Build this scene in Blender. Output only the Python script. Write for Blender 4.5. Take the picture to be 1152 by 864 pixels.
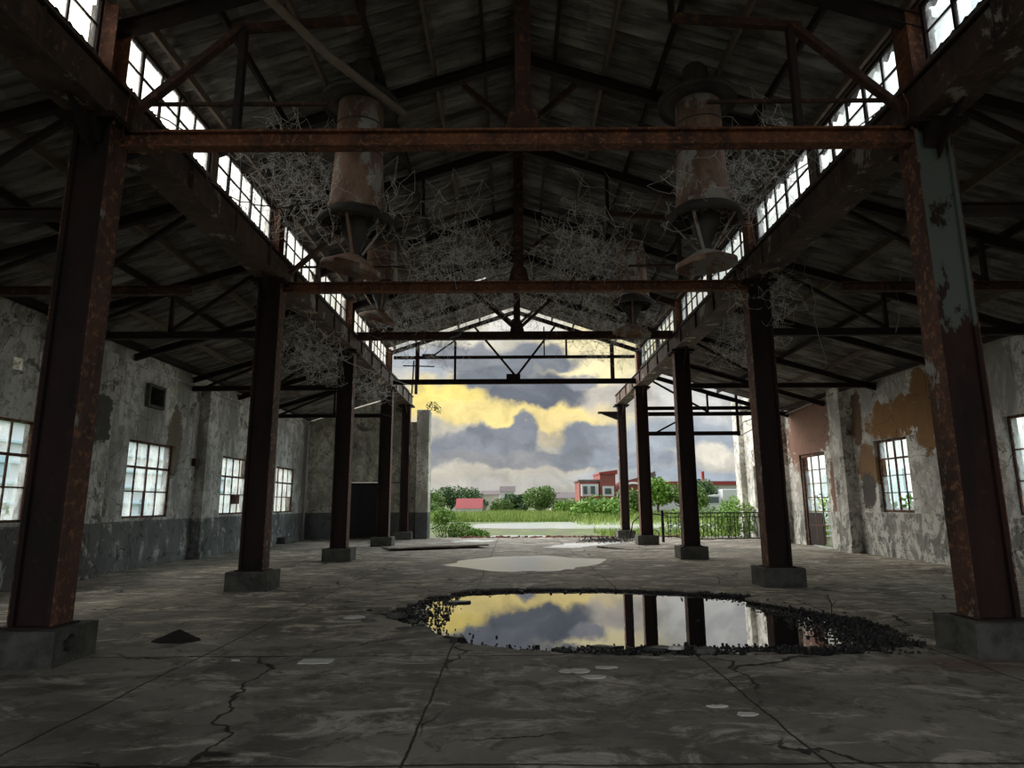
import bpy, math, random
import numpy as np
from mathutils import Vector, Matrix, noise as mnoise

# ------------------------------------------------------------------ camera, world, exposure
scene = bpy.context.scene
for o in list(bpy.data.objects): bpy.data.objects.remove(o)
COL = scene.collection
scene.view_settings.view_transform = 'Standard'
scene.view_settings.look = 'None'
scene.view_settings.gamma = 1.0
scene.view_settings.use_curve_mapping = False
scene.view_settings.exposure = 0.40

FPX, PITCH, YAW, ROLL = 715.3, .1852, -.0007, -.0052
cam = bpy.data.cameras.new('camera'); camo = bpy.data.objects.new('camera', cam); COL.objects.link(camo)
cam.sensor_width = 36; cam.lens = FPX/1152*36; cam.clip_start = .05; cam.clip_end = 2000
cF = Vector((math.sin(YAW)*math.cos(PITCH), math.cos(YAW)*math.cos(PITCH), math.sin(PITCH)))
cR0 = Vector((math.cos(YAW), -math.sin(YAW), 0)); cU0 = cR0.cross(cF)
cR = cR0*math.cos(ROLL)+cU0*math.sin(ROLL); cU = cU0*math.cos(ROLL)-cR0*math.sin(ROLL)
camo.matrix_world = Matrix(((cR.x, cU.x, -cF.x, 0), (cR.y, cU.y, -cF.y, 0), (cR.z, cU.z, -cF.z, 1.6), (0, 0, 0, 1)))
scene.camera = camo

def lin(c):
    return tuple((x/255/12.92 if x/255 <= .04045 else ((x/255+.055)/1.055)**2.4) for x in c)+(1,)

class NT:
    """small node writer"""
    def __init__(s, tree): s.t = tree; s.n = tree.nodes; s.l = tree.links
    def _in(s, sock, v):
        if hasattr(v, 'is_output') or isinstance(v, bpy.types.NodeSocket): s.l.new(v, sock)
        elif v is not None:
            try: sock.default_value = v
            except Exception: sock.default_value = (v, v, v, 1) if sock.type == 'RGBA' else (v, v, v)
    def math(s, op, a, b=None, c=None, clamp=False):
        n = s.n.new('ShaderNodeMath'); n.operation = op; n.use_clamp = clamp
        s._in(n.inputs[0], a); s._in(n.inputs[1], b)
        if c is not None: s._in(n.inputs[2], c)
        return n.outputs[0]
    def mix(s, f, a, b, mode='MIX'):
        n = s.n.new('ShaderNodeMix'); n.data_type = 'RGBA'; n.blend_type = mode
        s._in(n.inputs[0], f); s._in(n.inputs[6], a); s._in(n.inputs[7], b); return n.outputs[2]
    def noise(s, vec, scale, detail=4, rough=.6, dist=0):
        n = s.n.new('ShaderNodeTexNoise'); s._in(n.inputs['Vector'], vec)
        n.inputs['Scale'].default_value = scale; n.inputs['Detail'].default_value = detail
        n.inputs['Roughness'].default_value = rough; n.inputs['Distortion'].default_value = dist
        return n.outputs['Fac']
    def noisec(s, vec, scale, detail=3):
        n = s.n.new('ShaderNodeTexNoise'); s._in(n.inputs['Vector'], vec)
        n.inputs['Scale'].default_value = scale; n.inputs['Detail'].default_value = detail
        return n.outputs['Color']
    def vor(s, vec, scale, feature='DISTANCE_TO_EDGE'):
        n = s.n.new('ShaderNodeTexVoronoi'); n.feature = feature; s._in(n.inputs['Vector'], vec)
        n.inputs['Scale'].default_value = scale; return n.outputs['Distance'] if feature != 'F1C' else n.outputs['Color']
    def step(s, v, a, b, lo=0, hi=1):
        n = s.n.new('ShaderNodeMapRange'); n.interpolation_type = 'SMOOTHSTEP'; s._in(n.inputs[0], v)
        n.inputs[1].default_value = a; n.inputs[2].default_value = b; n.inputs[3].default_value = lo; n.inputs[4].default_value = hi
        return n.outputs[0]
    def scale(s, vec, k):
        n = s.n.new('ShaderNodeVectorMath'); n.operation = 'MULTIPLY'; s._in(n.inputs[0], vec); n.inputs[1].default_value = k; return n.outputs[0]
    def vadd(s, a, b):
        n = s.n.new('ShaderNodeVectorMath'); n.operation = 'ADD'; s._in(n.inputs[0], a); s._in(n.inputs[1], b); return n.outputs[0]
    def sep(s, v):
        n = s.n.new('ShaderNodeSeparateXYZ'); s._in(n.inputs[0], v); return n.outputs
    def comb(s, x, y, z):
        n = s.n.new('ShaderNodeCombineXYZ'); s._in(n.inputs[0], x); s._in(n.inputs[1], y); s._in(n.inputs[2], z); return n.outputs[0]
    def pos(s): return s.n.new('ShaderNodeNewGeometry').outputs['Position']

def uv_of(px, py):       # direction of the sky where a cloud stands, as slopes right/up of straight ahead
    d = cF+cR*((px-576)/FPX)+cU*((432-py)/FPX); return d.x/d.y, d.z/d.y

# sky: broken sunset cloud ahead, bright overcast overhead
W = bpy.data.worlds.new('world'); scene.world = W; W.use_nodes = True
w = NT(W.node_tree); w.n.clear()
gen = w.n.new('ShaderNodeTexCoord').outputs['Generated']
X, Y, Z = w.sep(gen)
yy = w.math('MAXIMUM', Y, .08)
u0 = w.math('DIVIDE', X, yy); v0 = w.math('DIVIDE', Z, yy)
uvw = w.comb(u0, v0, 0)
dn = w.noisec(uvw, 7, 6); dr = w.sep(dn)
dn2 = w.noisec(uvw, 24, 8); dr2 = w.sep(dn2)
u = w.math('ADD', u0, w.math('ADD', w.math('MULTIPLY', w.math('SUBTRACT', dr[0], .5), .09), w.math('MULTIPLY', w.math('SUBTRACT', dr2[0], .5), .055)))
v = w.math('ADD', v0, w.math('ADD', w.math('MULTIPLY', w.math('SUBTRACT', dr[1], .5), .07), w.math('MULTIPLY', w.math('SUBTRACT', dr2[1], .5), .05)))
def blob(px, py, sx, sy, a=.35, b=.65):
    cu, cv = uv_of(px, py)
    e = w.math('ADD', w.math('POWER', w.math('DIVIDE', w.math('SUBTRACT', u, cu), sx/FPX), 2), w.math('POWER', w.math('DIVIDE', w.math('SUBTRACT', v, cv), sy/FPX), 2))
    return w.step(w.math('EXPONENT', w.math('MULTIPLY', e, -.7)), a, b)
def sky(c, k=.80): q = lin(c); return (q[0]*k, q[1]*k, q[2]*k, 1)
col = w.mix(w.step(v0, .0, .09), sky((178, 174, 166)), sky((205, 200, 186)))
col = w.mix(w.step(v0, .10, .33), col, sky((222, 218, 205)))
for (px, py, sx, sy, c, a, b) in [
    (690, 395, 90, 50, (244, 232, 188), .2, .8), (505, 452, 58, 22, (255, 232, 140), .2, .7),
    (580, 464, 110, 16, (252, 230, 156), .3, .8), (640, 478, 60, 14, (248, 226, 160), .3, .8), (695, 484, 40, 12, (240, 224, 168), .3, .8),
    (800, 450, 80, 60, (212, 213, 212), .2, .8), (690, 448, 44, 20, (196, 190, 182), .3, .8), (590, 368, 50, 14, (238, 236, 230), .3, .8),
    (470, 410, 40, 24, (176, 184, 194), .3, .75), (535, 404, 62, 17, (143, 147, 155), .3, .65), (610, 402, 40, 15, (136, 141, 150), .3, .65),
    (598, 440, 54, 21, (114, 120, 131), .3, .55), (560, 424, 50, 14, (124, 130, 140), .3, .6), (655, 428, 18, 9, (150, 152, 162), .3, .7),
    (560, 498, 44, 20, (131, 137, 147), .3, .55), (585, 484, 22, 12, (140, 145, 156), .3, .6), (515, 505, 40, 16, (150, 154, 164), .3, .65), (590, 516, 110, 10, (150, 152, 156), .3, .7),
    (668, 494, 40, 18, (146, 152, 162), .3, .6), (645, 512, 40, 12, (140, 145, 153), .3, .6), (770, 492, 80, 24, (170, 179, 190), .3, .75), (712, 516, 60, 13, (160, 168, 180), .3, .7),
    (795, 508, 40, 11, (226, 222, 210), .3, .8), (618, 490, 14, 8, (196, 186, 164), .3, .8),
    (560, 547, 130, 10, (190, 188, 182), .3, .8), (720, 536, 90, 11, (182, 187, 192), .3, .8),
    (790, 535, 60, 12, (166, 177, 190), .3, .8)]:
    col = w.mix(blob(px, py, sx, sy, a, b), col, sky(c))
# fine cloud relief
rel = w.noise(w.comb(w.math('MULTIPLY', u, .7), v, 0), 16, 8, .68, .4)
col = w.mix(1, col, w.mix(w.step(rel, .3, .7), (.76, .77, .77, 1), (1.22, 1.20, 1.16, 1)), 'MULTIPLY')
# away from straight ahead: bright white overcast to the left, blue-white to the right, dim behind
nz = w.noise(gen, 2.2, 4)
side = w.step(X, -.25, .3)
upc = w.mix(side, (7.5, 7.2, 6.7, 1), (.98, 1.30, 1.50, 1))
upc = w.mix(1, upc, w.mix(nz, (.8, .8, .8, 1), (1.2, 1.2, 1.2, 1)), 'MULTIPLY')
up = w.step(Z, .30, .46)
sid = w.step(w.math('ABSOLUTE', X), .42, .62)
col = w.mix(up, col, (1.35, 1.35, 1.3, 1))
col = w.mix(sid, col, upc)
lowside = w.math('MULTIPLY', sid, w.step(Z, .32, .12))
col = w.mix(lowside, col, (1.3, 1.38, 1.42, 1))
zen = w.step(Z, .6, .85)
col = w.mix(zen, col, (2.2, 2.3, 2.4, 1))
back = w.step(Y, .05, -.3)
col = w.mix(back, col, (.5, .52, .55, 1))
col = w.mix(w.step(Z, .0, -.02), col, (.12, .13, .10, 1))
bg = w.n.new('ShaderNodeBackground'); w._in(bg.inputs[0], col); bg.inputs[1].default_value = 1.0
ow = w.n.new('ShaderNodeOutputWorld'); w.l.new(bg.outputs[0], ow.inputs[0])

# ------------------------------------------------------------------ materials
def material(name):
    m = bpy.data.materials.new(name); m.use_nodes = True
    nt = NT(m.node_tree); b = m.node_tree.nodes['Principled BSDF']; return m, nt, b
def bump(nt, b, h, strength=.4, dist=.02):
    n = nt.n.new('ShaderNodeBump'); n.inputs['Strength'].default_value = strength; n.inputs['Distance'].default_value = dist
    nt._in(n.inputs['Height'], h); nt.l.new(n.outputs[0], b.inputs['Normal'])
def plain(name, c, rough=.8, metal=0, var=.35, sc=6):
    m, nt, b = material(name); P = nt.pos()
    f = nt.noise(P, sc, 5)
    c = lin(c) if max(c) > 1 else tuple(c)+(1,)
    nt._in(b.inputs['Base Color'], nt.mix(f, tuple(x*(1-var) for x in c[:3])+(1,), tuple(min(1, x*(1+var)) for x in c[:3])+(1,)))
    b.inputs['Roughness'].default_value = rough; b.inputs['Metallic'].default_value = metal
    bump(nt, b, f, .3, .01); return m
def rust(name, dark=(.035, .014, .010), mid=(.10, .032, .018), bright=(.30, .10, .035), paint=None, pthr=.62, bthr=.52, sc=1.0, zpaint=None):
    m, nt, b = material(name); P = nt.pos(); S = nt.scale(P, (1, 1, .35))
    f1 = nt.noise(S, 2.2*sc, 7, .65); f2 = nt.noise(P, 9*sc, 6, .7)
    c = nt.mix(nt.step(f1, .35, .62), dark+(1,), mid+(1,))
    c = nt.mix(nt.math('MULTIPLY', nt.step(f2, bthr, bthr+.16), .9), c, bright+(1,))
    if paint:
        f3 = nt.noise(nt.vadd(nt.scale(P, (1, 1, .5)), (7, 3, 1)), 1.7*sc, 8, .7)
        pm = nt.step(f3, pthr, pthr+.04)
        if zpaint: 
            z = nt.sep(P)[2]; zz = nt.math('ADD', z, nt.math('MULTIPLY', f3, 1.2))
            pm = nt.math('MULTIPLY', pm, nt.step(zz, zpaint, zpaint+.05))
        c = nt.mix(pm, c, paint+(1,))
    nt._in(b.inputs['Base Color'], c); b.inputs['Roughness'].default_value = .75; b.inputs['Metallic'].default_value = .15
    bump(nt, b, f2, .5, .015); return m
M = {}
M['rust'] = rust('rusty_steel', (.022, .011, .009), (.065, .025, .016), (.22, .085, .035))
M['rust_side'] = rust('rusty_column_steel', (.05, .025, .018), (.12, .052, .034), (.34, .155, .075), paint=(.34, .33, .29), pthr=.60, bthr=.5)
M['rust_dark'] = rust('dark_rusty_steel', (.013, .008, .007), (.032, .014, .011), (.075, .034, .022), bthr=.58)
M['rust_paint'] = rust('painted_rusty_steel', (.014, .008, .007), (.045, .017, .012), (.10, .04, .024), paint=(.15, .165, .145), pthr=.40, bthr=.58, zpaint=4.1)
M['rust_beam'] = rust('orange_rusty_steel', (.07, .03, .02), (.20, .075, .035), (.42, .17, .07), bthr=.5, sc=1.6)
M['girder'] = rust('girder_steel', (.045, .032, .027), (.12, .075, .055), (.30, .16, .10), paint=(.38, .34, .28), pthr=.57, bthr=.55)
M['timber'] = plain('weathered_timber', (.17, .125, .095), .85, 0, .4, 9)
M['duct'] = rust('duct_steel', (.20, .12, .09), (.42, .27, .19), (.24, .09, .05), paint=(.48, .45, .40), pthr=.53, bthr=.53, sc=1.2)
M['duct_dark'] = rust('duct_black_steel', (.05, .045, .042), (.10, .088, .078), (.22, .16, .12), bthr=.6)
M['black'] = plain('black_iron', (.012, .012, .014), .6, .3)
M['web'] = plain('dusty_web', (.85, .83, .80), .9, 0, .1)
M['wire'] = plain('wire_grey', (.30, .28, .26), .7)
M['dirt'] = plain('black_dirt', (.025, .020, .017), .95, 0, .6, 20)
M['chip'] = plain('pale_plaster_chip', (.82, .80, .74), .85, 0, .25, 8)
M['brick'] = plain('broken_brick', (.20, .085, .06), .95, 0, .5, 8)
M['leaf'] = plain('bright_leaf', (.16, .30, .035), .6, 0, .5, 3)
M['leaf_dark'] = plain('dark_leaf', (.075, .14, .045), .7, 0, .5, .8)
M['leaf_mid'] = plain('mid_leaf', (.13, .22, .05), .7, 0, .5, .8)
M['bark'] = plain('bark', (.08, .06, .045), .9)
M['white'] = plain('white_paint', (.72, .74, .74), .6, 0, .12, .5)
M['paleblue'] = plain('pale_blue_render', (.48, .66, .70), .7, 0, .15, .4)
M['redroof'] = plain('red_roof_sheet', (.33, .045, .045), .6, 0, .2, .4)
M['redbrick'] = plain('red_brick_wall', (.27, .085, .07), .85, 0, .25, .6)
M['greyroof'] = plain('grey_brown_roof', (.16, .13, .13), .8, 0, .25, .5)
M['darkglass'] = plain('dark_window', (.06, .09, .10), .15)
M['cream'] = plain('cream_render', (.66, .62, .54), .8, 0, .15, .4)

def mat_concrete(name, lo, hi, sc=3):
    m, nt, b = material(name); P = nt.pos()
    f = nt.noise(P, sc, 8, .7); g = nt.noise(P, sc*9, 5, .7)
    c = nt.mix(nt.step(f, .35, .65), lo+(1,), hi+(1,)); c = nt.mix(nt.math('MULTIPLY', nt.step(g, .6, .75), .4), c, (.05, .045, .04, 1))
    nt._in(b.inputs['Base Color'], c); b.inputs['Roughness'].default_value = .9; bump(nt, b, g, .5, .01); return m
M['concrete'] = mat_concrete('footing_concrete', (.055, .054, .046), (.135, .132, .115))
M['slab'] = mat_concrete('broken_concrete', (.10, .095, .085), (.20, .19, .17))
M['asphalt'] = mat_concrete('wet_black_gravel', (.006, .006, .006), (.022, .020, .019), 9)
M['asphalt'].node_tree.nodes['Principled BSDF'].inputs['Roughness'].default_value = .35

def mat_floor():
    m, nt, b = material('old_concrete_floor'); P = nt.pos(); x, y, z = nt.sep(P)
    big = nt.noise(P, .45, 6, .65, .6); st = nt.noise(nt.scale(P, (.7, 1.25, 1)), 1.5, 10, .76, .9); fine = nt.noise(P, 22, 7, .75)
    mid = nt.noise(nt.vadd(P, (9, 4, 2)), 3.2, 8, .75, .5)
    c = nt.mix(nt.step(big, .36, .62), (.10, .094, .084, 1), (.24, .228, .205, 1))
    c = nt.mix(nt.math('MULTIPLY', nt.step(st, .50, .62), .85), c, (.46, .44, .405, 1))
    c = nt.mix(nt.math('MULTIPLY', nt.step(mid, .50, .62), .7), c, (.075, .068, .056, 1))
    c = nt.mix(nt.math('MULTIPLY', nt.step(fine, .55, .8), .35), c, (.34, .33, .31, 1))
    # painted light balance by depth: dimmer foreground, lifted middle, toned-down open end
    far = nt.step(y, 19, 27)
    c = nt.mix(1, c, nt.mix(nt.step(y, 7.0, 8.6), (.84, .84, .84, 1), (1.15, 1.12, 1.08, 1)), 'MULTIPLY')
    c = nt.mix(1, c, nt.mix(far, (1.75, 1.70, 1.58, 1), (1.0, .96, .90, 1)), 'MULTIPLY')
    # slab joints and wandering cracks
    wob = nt.math('MULTIPLY', nt.math('SUBTRACT', nt.noise(P, 1.3, 4), .5), .10)
    def joint(coord, off, pitch, width):
        f = nt.math('FRACT', nt.math('DIVIDE', nt.math('ADD', nt.math('ADD', coord, wob), off), pitch))
        return nt.step(nt.math('MULTIPLY', nt.math('ABSOLUTE', nt.math('SUBTRACT', f, .5)), pitch), width*.4, width, 1, 0)
    j = nt.math('MAXIMUM', joint(y, -7.22+50*2.9+1.45, 2.9, .018), joint(x, 3.35+50*2.65+1.325, 2.65, .014))
    wv = nt.vadd(P, nt.scale(nt.noisec(P, 1.4, 5), (.9, .9, 0)))
    ck = nt.math('MULTIPLY', nt.step(nt.vor(nt.scale(wv, (1, 1, 0)), .33), .002, .007, 1, 0), nt.step(nt.noise(P, .5, 2), .46, .54))
    j = nt.math('MAXIMUM', j, ck)
    c = nt.mix(nt.math('MULTIPLY', j, .9), c, (.018, .015, .012, 1))
    # rusty bleed by the right footing
    e = nt.math('ADD', nt.math('POWER', nt.math('DIVIDE', nt.math('SUBTRACT', x, 4.55), .9), 2), nt.math('POWER', nt.math('DIVIDE', nt.math('SUBTRACT', y, 6.75), .35), 2))
    c = nt.mix(nt.math('MULTIPLY', nt.step(nt.math('ADD', e, nt.math('MULTIPLY', mid, 2)), 1.0, 2.1, 1, 0), .5), c, (.11, .035, .018, 1))
    dep = nt.step(z, -.045, -.012, 1, 0)
    c = nt.mix(dep, c, nt.mix(fine, (.010, .009, .009, 1), (.05, .045, .042, 1)))
    nt._in(b.inputs['Base Color'], c)
    nt._in(b.inputs['Roughness'], nt.step(big, .3, .7, .6, .9)); b.inputs['Specular IOR Level'].default_value = .25
    bump(nt, b, nt.math('ADD', nt.math('ADD', fine, nt.math('MULTIPLY', mid, 1.5)), nt.math('MULTIPLY', j, -3)), .45, .012)
    return m
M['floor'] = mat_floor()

def mat_wall(name, tone, dado, dadoz, patches=(), pcol=(.26, .13, .05), peel=.5, seed=0):
    m, nt, b = material(name); P = nt.vadd(nt.pos(), (seed, seed*1.7, 0)); P0 = nt.pos(); x, y, z = nt.sep(P0)
    a = nt.noise(nt.scale(P, (1, 1, .45)), .9, 9, .7, .4); bb = nt.noise(P, 3.1, 8, .75, .3); f = nt.noise(P, 18, 6, .7)
    str_ = nt.noise(nt.scale(P, (3.2, 3.2, .28)), 1.8, 7, .7)
    t = tuple(tone)
    c = nt.mix(nt.step(a, .38, .60), tuple(q*.42 for q in t)+(1,), t+(1,))
    c = nt.mix(nt.math('MULTIPLY', nt.step(bb, .50, .56), .8), c, tuple(q*f_ for q, f_ in zip(t, (.42, .40, .36)))+(1,))
    c = nt.mix(nt.math('MULTIPLY', nt.step(str_, .54, .72), .6), c, (.06, .055, .048, 1))
    pk = nt.noise(nt.vadd(P, (3, 8, 5)), 1.15, 9, .72, .3)
    c = nt.mix(nt.math('MULTIPLY', nt.step(pk, .60, .62), .8), c, (.115, .105, .088, 1))
    wob = nt.math('MULTIPLY', nt.math('SUBTRACT', nt.noise(P, 1.5, 9, .8), .5), 5.5)
    for (py, pz, ry, rz, pc) in patches:
        e = nt.math('ADD', nt.math('POWER', nt.math('DIVIDE', nt.math('SUBTRACT', y, py), ry), 2), nt.math('POWER', nt.math('DIVIDE', nt.math('SUBTRACT', z, pz), rz), 2))
        mk = nt.step(nt.math('ADD', e, wob), .9, 1.0, 1, 0)
        c = nt.mix(mk, c, nt.mix(bb, tuple(q*.6 for q in pc)+(1,), tuple(q*1.4 for q in pc)+(1,)))
    d = tuple(dado)
    dd = nt.mix(nt.step(a, .35, .65), tuple(q*.65 for q in d)+(1,), tuple(q*1.25 for q in d)+(1,))
    pl = nt.noise(nt.scale(nt.vadd(P, (1, 2, 9)), (1.5, 1.5, .8)), 1.5, 9, .78, .6)
    dd = nt.mix(nt.math('MULTIPLY', nt.step(pl, peel-.03, peel+.03), .85), dd, tuple(min(.7, q*.8) for q in t)+(1,))
    dd = nt.mix(nt.math('MULTIPLY', nt.step(bb, .54, .62), .7), dd, (.05, .05, .048, 1))
    edge = nt.math('ADD', z, nt.math('MULTIPLY', nt.math('SUBTRACT', bb, .5), .08))
    c = nt.mix(nt.step(edge, dadoz-.012, dadoz+.012, 1, 0), c, dd)
    ck = nt.step(nt.vor(nt.vadd(P, nt.scale(nt.noisec(P, 2, 4), (.5, .5, .5))), .55), .0015, .006, 1, 0)
    c = nt.mix(nt.math('MULTIPLY', ck, .7), c, (.03, .028, .025, 1))
    c = nt.mix(1, c, nt.mix(f, (.8, .8, .8, 1), (1.15, 1.15, 1.15, 1)), 'MULTIPLY')
    nt._in(b.inputs['Base Color'], c); b.inputs['Roughness'].default_value = .92
    bump(nt, b, nt.math('ADD', nt.math('MULTIPLY', bb, 2), nt.math('SUBTRACT', f, nt.math('MULTIPLY', ck, 3))), .5, .02)
    return m
M['wall_l'] = mat_wall('stained_plaster', (.80, .79, .73), (.185, .185, .175), 1.2, [(14.5, 3.6, .35, .6, (.10, .095, .085)), (18.2, 3.4, .4, 1.1, (.20, .17, .13))], peel=.57, seed=0)
M['wall_r'] = mat_wall('peeling_plaster', (.86, .84, .77), (.26, .26, .23), 1.26,
    [(18.2, 3.95, 1.7, .55, (.30, .155, .055)), (19.9, 2.6, .55, .8, (.25, .15, .075)), (16.9, 4.0, .45, 1.3, (.28, .15, .06)), (20.2, 4.2, .35, .9, (.16, .10, .06)),
     (23.7, 4.3, 1.9, 1.7, (.27, .15, .11)), (21.95, 1.6, .35, 1.9, (.24, .14, .10)), (19.95, 1.95, .45, .55, (.10, .09, .08))], peel=.50, seed=4)
M['wall_b'] = mat_wall('plain_stained_plaster', (.82, .80, .68), (.14, .145, .145), 1.2, [(30.2, 9, .1, .1, (.2, .15, .1))], peel=.66, seed=11)

def mat_roof():
    m, nt, b = material('corrugated_sheet'); P = nt.pos(); x, y, z = nt.sep(P)
    a = nt.noise(nt.scale(P, (.35, 3.0, 1)), 1.6, 7, .7); g = nt.noise(P, 5, 7, .7)
    sh = nt.math('FRACT', nt.math('MULTIPLY', nt.math('FLOOR', nt.math('DIVIDE', y, .62)), .3819))
    sh2 = nt.math('FRACT', nt.math('ADD', nt.math('MULTIPLY', nt.math('FLOOR', nt.math('DIVIDE', x, 1.25)), .618), sh))
    c = nt.mix(nt.step(a, .35, .65), (.085, .076, .068, 1), (.33, .315, .29, 1))
    c = nt.mix(1, c, nt.mix(sh2, (.65, .64, .62, 1), (1.25, 1.25, 1.25, 1)), 'MULTIPLY')
    c = nt.mix(nt.math('MULTIPLY', nt.step(g, .58, .72), .6), c, (.10, .055, .035, 1))
    nt._in(b.inputs['Base Color'], c); b.inputs['Roughness'].default_value = .8; bump(nt, b, g, .3, .01); return m
M['roof'] = mat_roof()

def mat_pane(name, c, tr):
    m, nt, b = material(name); P = nt.pos()
    t = nt.n.new('ShaderNodeBsdfTransparent'); t.inputs[0].default_value = (.97, .98, .98, 1)
    tl = nt.n.new('ShaderNodeBsdfTranslucent'); tl.inputs[0].default_value = c+(1,)
    mx = nt.n.new('ShaderNodeMixShader'); f = nt.step(nt.noise(nt.scale(P, (1, 1, .4)), 3, 6, .7), .42, .62, tr[0], tr[1])
    nt._in(mx.inputs[0], f); nt.l.new(t.outputs[0], mx.inputs[1]); nt.l.new(tl.outputs[0], mx.inputs[2])
    nt.l.new(mx.outputs[0], nt.n['Material Output'].inputs[0]); return m
M['pane'] = mat_pane('dusty_glass', (.85, .85, .80), (.05, .5))
M['pane_low'] = mat_pane('grimy_glass', (.80, .84, .84), (.1, .45))

def mat_water(name, tint, rough=.01, bumpk=.04, base=0.0):
    m, nt, b = material(name); P = nt.pos()
    b.inputs['Base Color'].default_value = tint+(1,); b.inputs['Roughness'].default_value = rough; b.inputs['IOR'].default_value = 1.75
    try: b.inputs['Specular IOR Level'].default_value = 1.0
    except Exception: pass
    bump(nt, b, nt.noise(nt.scale(P, (1, .5, 1)), 14, 3), bumpk, .004); return m
M['water'] = mat_water('still_black_water', (.02, .02, .02), .005)
M['sky_sheen'] = mat_water('shallow_sky_sheen_water', (.80, .80, .78), .25)  # whitish base colour paints in the reflection of the bright overcast
M['sky_sheen'].node_tree.nodes['Principled BSDF'].inputs['Specular IOR Level'].default_value = .4
def mat_field():
    m, nt, b = material('wet_field'); P = nt.pos()
    f = nt.noise(P, .12, 6, .65); g = nt.noise(nt.scale(P, (1, .4, 1)), .8, 6, .7)
    c = nt.mix(nt.step(f, .40, .58), (.10, .095, .055, 1), (.085, .12, .03, 1)); c = nt.mix(nt.step(g, .45, .7), c, (.14, .17, .05, 1))
    nt._in(b.inputs['Base Color'], c); b.inputs['Roughness'].default_value = .9; return m
M['field'] = mat_field()
M['grass'] = plain('tall_grass', (.22, .31, .06), .8, 0, .6, .25)

# ------------------------------------------------------------------ mesh helpers
ORG = {}
def tag(o, label=None, cat=None, group=None, kind=None):
    if label: o['label'] = label
    if cat: o['category'] = cat
    if group: o['group'] = group
    if kind: o['kind'] = kind
    return o
def empty(name, loc, label=None, cat=None, group=None, kind=None):
    o = bpy.data.objects.new(name, None); COL.objects.link(o); o.location = loc; o.empty_display_size = .1
    ORG[o.name] = Vector(loc); return tag(o, label, cat, group, kind)
def origin(o):
    v = Vector((0, 0, 0))
    while o: v = v+o.location; o = o.parent
    return v

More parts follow.
